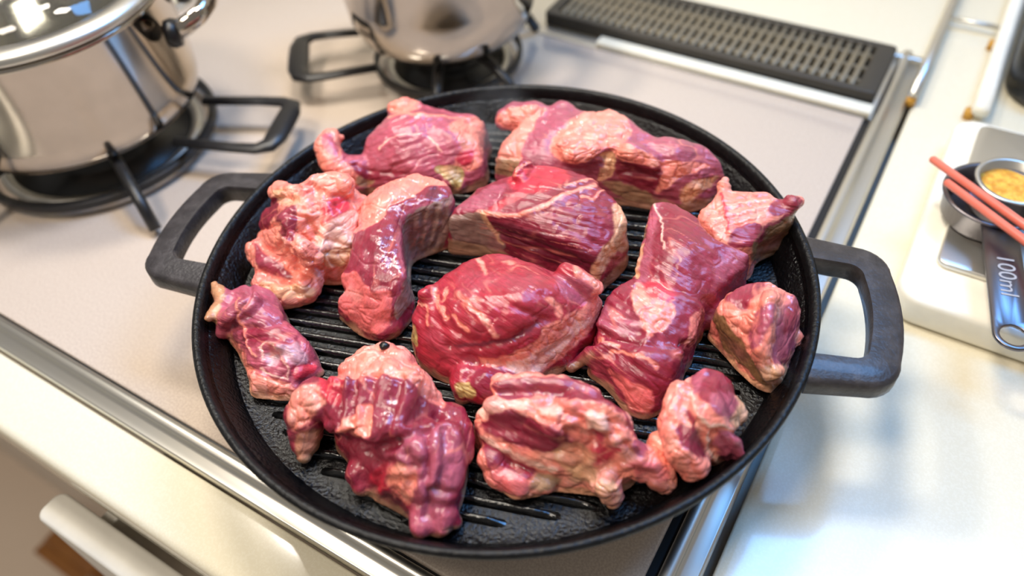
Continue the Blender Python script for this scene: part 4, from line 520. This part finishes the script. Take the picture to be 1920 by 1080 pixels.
 {'label': 'front middle piece covered in glossy fat lobes with a knobby right tip', 'base': 'F', 'hp': 18.9, 'dir': [-0.2474, 0.4501, -0.858], 'fib': -5.2, 'lob': 1.1, 'cook': 3, 'slabs': [{'T': [(38.5, -85.5, 20), (36.9, -79.7, 22), (42.4, -71.5, 25), (42.0, -68.6, 26), (55.0, -61.1, 27), (68.1, -56.2, 28), (83.8, -55.3, 28), (90.5, -56.5, 26), (98.7, -59.4, 23), (103.3, -62.1, 19), (103.2, -65.7, 17), (102.2, -71.8, 13), (98.4, -78.1, 9), (93.0, -81.3, 8), (85.3, -84.6, 9), (78.2, -87.1, 11), (68.4, -89.0, 14), (57.8, -90.3, 17), (46.5, -89.4, 18)], 'I': [(75.7, -75.5, 33), (85.4, -72.1, 32), (64.4, -80.9, 28), (92.3, -76.3, 24), (54.2, -80.2, 27)], 'k': 5, 'flare': 2}], 'chains': [[(101.5, -68.0, 14, 8), (107.4, -65.2, 10, 8), (112.0, -64.0, 7, 7.5), (114.5, -64.9, 5, 6)], [(96.4, -78.6, 8, 8), (99.2, -80.0, 4, 5.5), (100.5, -81.6, 2, 3.5)], [(43.1, -70.1, 28, 5), (52.2, -66.0, 29, 5.5), (65.2, -60.5, 30, 5), (78.2, -57.7, 29, 4.5)], [(50.8, -91.7, 8, 7), (55.5, -95.5, 5, 6), (64.6, -93.9, 4, 7), (73.1, -89.2, 4, 5)], [(81.8, -69.4, 33, 7), (87.7, -67.5, 33, 7), (93.5, -64.9, 28, 6)], [(74.3, -72.8, 34, 6), (75.9, -67.1, 33, 6)], [(97.5, -68.1, 24, 6), (93.2, -69.1, 28, 6)], [(46.2, -79.6, 26, 5), (60.8, -74.5, 30, 5), (72.9, -79.0, 32, 5)]], 'paint': [('M', 'poly', [(42.3, -86.7), (47.9, -74.9), (55.7, -73.0), (67.4, -72.9), (79.3, -73.4), (78.2, -80.3), (69.2, -85.8), (57.8, -87.2)], 2.5), ('M', 'poly', [(37.4, -66.2), (51.9, -55.1), (67.6, -48.5), (85.9, -50.6), (74.7, -55.0), (54.0, -63.2), (47.2, -69.4), (41.2, -70.2)], 1.8), ('M', 'poly', [(37.1, -86.7), (48.0, -89.7), (60.6, -91.9), (71.7, -92.4), (70.9, -99.3), (61.3, -107.2), (47.5, -95.0)], 2.5), ('F2', 'poly', [(56.2, -100.9), (64.7, -98.9), (74.7, -99.7), (69.8, -107.5), (61.9, -108.1)], 3), ('K', 'poly', [(73.7, -93.8), (82.6, -92.8), (82.9, -97.7), (74.0, -102.6)], 3), ('R', 'line', [(77.8, -65.8), (83.8, -68.1), (90.3, -74.1), (95.8, -71.1)], 1.8), ('R', 'poly', [(87.0, -74.6), (94.3, -70.5), (95.1, -76.8), (90.0, -78.3)], 3), ('C', 'poly', [(80.6, -84.8), (87.5, -75.6), (94.5, -84.9), (88.9, -91.8)], 4), ('C', 'poly', [(95.5, -86.9), (103.0, -81.5), (107.7, -90.0), (101.1, -93.7)], 3), ('F2', 'poly', [(101.8, -71.7), (115.0, -66.3), (118.8, -72.7), (109.1, -78.0)], 3), ('P', 'poly', [(100.0, -60.5), (104.0, -60.6), (105.3, -67.1), (100.2, -65.9)], 2), ('W', 'line', [(45.9, -90.4), (60.0, -90.9), (78.6, -89.8)], 2.5), ('W', 'poly', [(75.8, -59.6), (82.5, -56.0), (88.7, -61.2), (84.7, -67.6), (78.7, -66.7)], 3), ('W', 'poly', [(37.5, -79.1), (47.2, -69.4), (57.6, -65.2), (49.6, -73.4), (41.2, -82.9)], 2), ('W', 'poly', [(58.2, -66.3), (64.4, -61.5), (69.4, -66.1), (63.6, -69.2)], 2), ('C', 'poly', [(74.1, -81.7), (82.3, -74.5), (86.9, -81.3), (80.8, -87.3)], 3), ('M', 'line', [(78.3, -52.4), (89.7, -53.5), (99.2, -58.8)], 2)], 'relief': [([(72.8, -61.9), (76.8, -56.7), (85.9, -57.0), (91.2, -63.2), (88.0, -69.4), (80.1, -69.3), (72.8, -61.9)], -2.2, 1.7), ([(56.3, -67.4), (62.1, -61.8), (69.3, -62.6), (69.8, -69.3), (62.0, -70.7), (56.3, -67.4)], -1.8, 1.6), ([(88.9, -58.2), (95.2, -57.6), (100.3, -62.6), (95.4, -68.0)], -1.8, 1.7), ([(71.7, -70.5), (80.2, -72.8), (82.8, -80.9), (75.6, -82.2)], -1.8, 1.8), ([(84.6, -74.5), (86.2, -84.3), (92.7, -85.9)], -1.5, 2), ([(66.0, -64.4), (73.8, -65.1), (81.7, -66.4), (85.8, -71.2)], -1.6, 1.8), ([(74.3, -59.0), (85.0, -56.1)], -1.2, 2), ([(86.6, -59.5), (93.1, -63.0), (99.3, -66.4)], -1.2, 2), ([(47.5, -69.8), (62.1, -64.2), (71.9, -66.1)], -1.2, 2), ([(86.3, -72.2), (94.6, -71.2), (102.1, -67.6)], -1.5, 2.5), ([(44.2, -85.6), (57.2, -81.9), (77.3, -78.6)], -0.8, 2), ([(45.2, -89.3), (59.7, -90.5), (78.5, -89.6)], 1, 2.5), ([(42.9, -68.7), (55.4, -61.3), (71.9, -54.4)], -1.3, 2), ([(76.5, -67.9), (76.1, -76.5), (85.0, -79.7)], -1, 2), ([(103.0, -81.5), (106.0, -76.0), (111.8, -74.0)], -2, 3)]},
 {'label': 'rounded fatty piece with a cut bone end, nearest the lower right rim', 'base': 'F', 'hp': 16.7, 'dir': [-0.0936, 0.5373, -0.8382], 'fib': 86.6, 'lob': 0.7, 'cook': 2.5, 'slabs': [{'T': [(104.8, -52.7, 12), (106.4, -47.9, 17), (104.8, -41.8, 21), (105.4, -32.7, 25), (108.0, -24.6, 26), (112.6, -20.1, 27), (118.2, -18.1, 26), (124.4, -19.6, 23), (127.5, -23.7, 22), (132.7, -25.1, 19), (135.1, -27.7, 18), (134.2, -37.7, 21), (137.7, -43.4, 21), (139.8, -45.4, 18), (137.0, -47.7, 13), (130.3, -51.5, 8), (125.5, -55.3, 5), (121.1, -58.5, 5), (116.1, -59.3, 6), (112.4, -57.6, 8), (108.2, -55.6, 9)], 'I': [(118.5, -47.3, 34), (118.3, -35.4, 33), (119.3, -57.4, 26), (128.3, -47.8, 27), (135.1, -48.7, 20)], 'k': 4, 'flare': -4}], 'chains': [[(106.8, -53.5, 9, 5), (111.2, -54.9, 8, 7)], [(108.3, -39.2, 27, 6), (110.8, -49.8, 24, 7), (116.6, -56.9, 19, 7), (123.0, -57.0, 12, 7)]], 'paint': [('M', 'poly', [(106.9, -21.4), (112.4, -11.1), (122.0, -13.2), (127.7, -21.4), (122.4, -31.1), (114.5, -30.4)], 3), ('M', 'poly', [(111.4, -48.9), (114.8, -44.8), (122.6, -50.8), (124.3, -56.1), (116.8, -53.1)], 2), ('M', 'line', [(112.5, -38.0), (117.2, -44.0), (125.4, -53.3)], 3), ('P', 'poly', [(126.1, -42.5), (134.5, -37.8), (141.1, -44.1), (136.2, -53.2), (130.3, -51.9)], 2), ('W', 'line', [(123.1, -44.1), (126.0, -50.3), (131.4, -54.8), (134.4, -55.2)], 1.6), ('W', 'line', [(111.4, -29.6), (115.8, -37.6), (122.8, -40.9), (132.0, -35.8)], 1.4), ('C', 'poly', [(127.6, -22.3), (136.2, -25.6), (134.5, -35.3), (128.5, -33.5)], 3), ('P', 'poly', [(118.1, -26.0), (127.2, -22.5), (128.9, -33.3), (122.4, -34.0)], 3), ('L', 'poly', [(107.8, -17.7), (111.3, -14.3), (113.3, -28.6), (111.4, -29.6)], 2)], 'relief': [([(123.1, -44.1), (126.0, -50.3), (132.6, -55.1)], 1.2, 1.8), ([(125.0, -43.1), (127.4, -49.5), (133.5, -54.1)], -2, 1.8), ([(133.1, -38.7), (129.2, -39.1), (126.1, -42.5)], -1.5, 2), ([(129.0, -44.5), (135.7, -50.8)], -1, 1.4), ([(110.5, -36.1), (117.2, -44.0), (125.0, -53.5)], -1.4, 3), ([(110.9, -28.4), (115.8, -37.6), (123.7, -40.4), (133.0, -35.3)], 0.9, 2), ([(108.8, -45.8), (112.5, -46.6), (117.2, -52.4)], -1, 2.5), ([(131.2, -33.5), (134.7, -37.2)], -1.6, 3), ([(131.0, -42.0), (136.1, -50.0)], -0.8, 1.6)]}]
for i_, d_ in enumerate(BEEF): beef(i_, d_)

# ---------------------------------------------------------------- kitchen scale, measuring cups, chopsticks
sc = empty('kitchen_scale', (.25, .20, CT), 'white kitchen scale with a steel plate at the right edge of the photo', 'scale')
sm = Matrix.Translation((-.25, -.20, -CT))
v, f = prism(rrect(.174, .345, .120, .300, .014), CT, .0165); o = obj('body', v, f, M['white'], sc, bevel=.004, seg=3); o.matrix_local = sm
v, f = prism(rrect(.188, .335, .150, .290, .006), .0166, .0205); o = obj('steel_plate', v, f, M['steel'], sc, bevel=.001); o.matrix_local = sm
def cup(name, x, y, z, R, H, m, label, ang, ln, hw, txt=None, hz=0):
    e = empty(name, (x, y, z), label, 'measuring cup')
    v, f = lathe([(0, 0), (R*.84, 0), (R*.92, .002), (R, H-.001), (R+.0016, H), (R+.0012, H+.0012), (R-.0012, H+.0008), (R*.92-.001, .003), (R*.82, .0014), (0, .0014)], 48); obj('bowl', v, f, m, e, smooth=True)
    if ln:
        n = 20; hr = .0062; c = ln+R-hw*1.0
        out = [(R-.002, -hw), (c-.012, -hw), (c-.005, -hw)]+[(c+hw*.99*math.cos(rad(a)), hw*math.sin(rad(a))) for a in np.linspace(-90, 90, n)]+[(c-.005, hw), (c-.012, hw), (R-.002, hw)]
        N = len(out); ho = [(c+hr*math.cos(t), hr*math.sin(t)) for t in [math.atan2(b*1.0, a-c) for a, b in out]]
        v, f = prism(out, H-.0022, H, ho); hd = obj('handle', v, f, m, e, bevel=.0005, seg=1); hd.matrix_local = Matrix.Rotation(rad(ang), 4, 'Z')
        if txt:
            cu = bpy.data.curves.new('lettering', 'FONT'); cu.body = txt; cu.size = .012; cu.align_x = 'CENTER'; cu.align_y = 'CENTER'; cu.extrude = .0001
            to = bpy.data.objects.new('lettering', cu); COL.objects.link(to); dg = bpy.context.evaluated_depsgraph_get(); me = bpy.data.meshes.new_from_object(to.evaluated_get(dg)); bpy.data.objects.remove(to)
            me.materials.clear(); me.materials.append(M['ink']); t2 = bpy.data.objects.new('lettering', me); COL.objects.link(t2); t2.parent = hd; t2.matrix_local = Matrix.Translation((R+.037, 0, H+.0002)) @ Matrix.Rotation(rad(0), 4, 'Z')
    return e
cup('measuring_cup', .2045, .1985, .0206, .0265, .0165, M['steel_dark'], 'large dark measuring cup with a long lettered handle on the scale', -77, .086, .0092, '100ml')
c2 = cup('spice_cup', .2105, .2075, .0222, .0190, .0205, M['steel'], 'small steel cup of yellow grain nested in the dark cup', 0, 0, 0)
v, f = lathe([(0, .017), (.012, .0165), (.0176, .0155), (.0172, .0150), (0, .0145)], 40); sp = obj('grain', v, f, M['spice'], c2, smooth=True); sp['label'] = 'yellow grain filling the cup'
for a, b, lb in (((.1657, .2017, .0475), (.2173, .1707, .0455), 'upper salmon-coloured chopstick, reaching further left across the cups'), ((.1769, .1874, .0455), (.2187, .1601, .0445), 'lower salmon-coloured chopstick, nearer to the measuring cup handle')):
    a = Vector(a); b = Vector(b); d = (b-a).normalized(); e = a+d*.20
    v, f = tube([(0, 0, 0), tuple(d*.001), tuple(d*.10), tuple(d*.199), tuple(d*.20)], [.0012, .0022, .0026, .0036, .0030], 12)
    o = obj('chopstick', v, f, M['chop'], None, smooth=True); o.location = a; tag(o, lb, 'chopstick', 'chopsticks on the measuring cups')
# ---------------------------------------------------------------- low metal rack at the back right
rk = empty('dish_rack', (.2, .42, CT), 'low steel rack with a dark tray at the top right corner', 'rack'); rm = Matrix.Translation((-.2, -.42, -CT))
for x, w_, m in ((.1425, .0035, 'steel'), (.187, .006, 'white')):
    v, f = tube([(x, .327, .006), (x, .40, .006), (x, .50, .006), (x, .62, .006)], w_, 10, .8); o = obj('rail', v, f, M[m], rk, smooth=True); o.matrix_local = rm
for x, y in ((.181, .331), (.181, .43), (.1425, .33)):
    v, f = lathe([(0, CT), (.0035, CT), (.0035, .003), (0, .003)], 16, (x, y)); o = obj('foot', v, f, M['amber'], rk, smooth=True); o.matrix_local = rm
for y in (.45, .55): 
    v, f = tube([(.1425, y, .004), (.187, y, .004)], .002, 8); o = obj('cross_wire', v, f, M['steel'], rk, smooth=True); o.matrix_local = rm
v, f = prism(rrect(.196, .36, .355, .62, .03), CT, .030); o = obj('tray', v, f, M['black'], rk, bevel=.006, seg=3); o.matrix_local = rm
# ---------------------------------------------------------------- charred crumb on the pale fat cap
bpy.context.view_layer.update(); dg = bpy.context.evaluated_depsgraph_get()
hit, loc, nrm, *_ = S.ray_cast(dg, (-0.0102, -0.0782, .14), (0, 0, -1))
if hit:
    rn = random.Random(3); v, f = lathe([(0, -.0006), (.0016, -.0003), (.0021, .0006), (.0014, .0016), (0, .0019)], 9)
    v = [(a*(1+rn.uniform(-.35, .35)), b*(1+rn.uniform(-.35, .35)), c) for a, b, c in v]
    o = obj('charred_crumb', v, f, M['black'], None, smooth=True); o.location = loc; tag(o, 'tiny black charred crumb on the fat cap of the front left piece', 'crumb')
# ---------------------------------------------------------------- thin steam over the back of the pan
t_ = NT('steam'); nt = t_.t; nt.nodes.remove(t_.b); out_ = [n for n in nt.nodes if n.type == 'OUTPUT_MATERIAL'][0]
sv = t_.n('ShaderNodeVolumeScatter'); sv.inputs['Color'].default_value = (.96, .97, .94, 1); sv.inputs['Anisotropy'].default_value = .3
tc = t_.n('ShaderNodeTexCoord'); gr = t_.n('ShaderNodeTexGradient', gradient_type='SPHERICAL'); t_.l(tc.outputs['Object'], gr.inputs[0])
ns = t_.n('ShaderNodeTexNoise'); ns.inputs['Scale'].default_value = 1.4; ns.inputs['Detail'].default_value = 3; t_.l(tc.outputs['Object'], ns.inputs['Vector'])
mr = t_.n('ShaderNodeMapRange'); mr.inputs[1].default_value = .42; mr.inputs[2].default_value = .72; mr.inputs[3].default_value = 0; mr.inputs[4].default_value = 26.0; t_.l(ns.outputs['Fac'], mr.inputs[0])
mm_ = t_.n('ShaderNodeMath', operation='MULTIPLY'); t_.l(gr.outputs['Fac'], mm_.inputs[0]); t_.l(mr.outputs[0], mm_.inputs[1]); t_.l(mm_.outputs[0], sv.inputs['Density']); t_.l(sv.outputs[0], out_.inputs['Volume'])
v, f = lathe([(0, -1.0), (.5, -.86), (.86, -.5), (1.0, 0), (.86, .5), (.5, .86), (0, 1.0)], 24)
o = obj('steam', v, f, t_.m, None, smooth=True); o.location = (-0.0538, 0.0802, .078); o.scale = (.030, .036, .024); o.rotation_euler = (0, 0, AX)
o['kind'] = 'stuff'; tag(o, 'thin pale steam drifting over the back of the grill pan', 'steam')
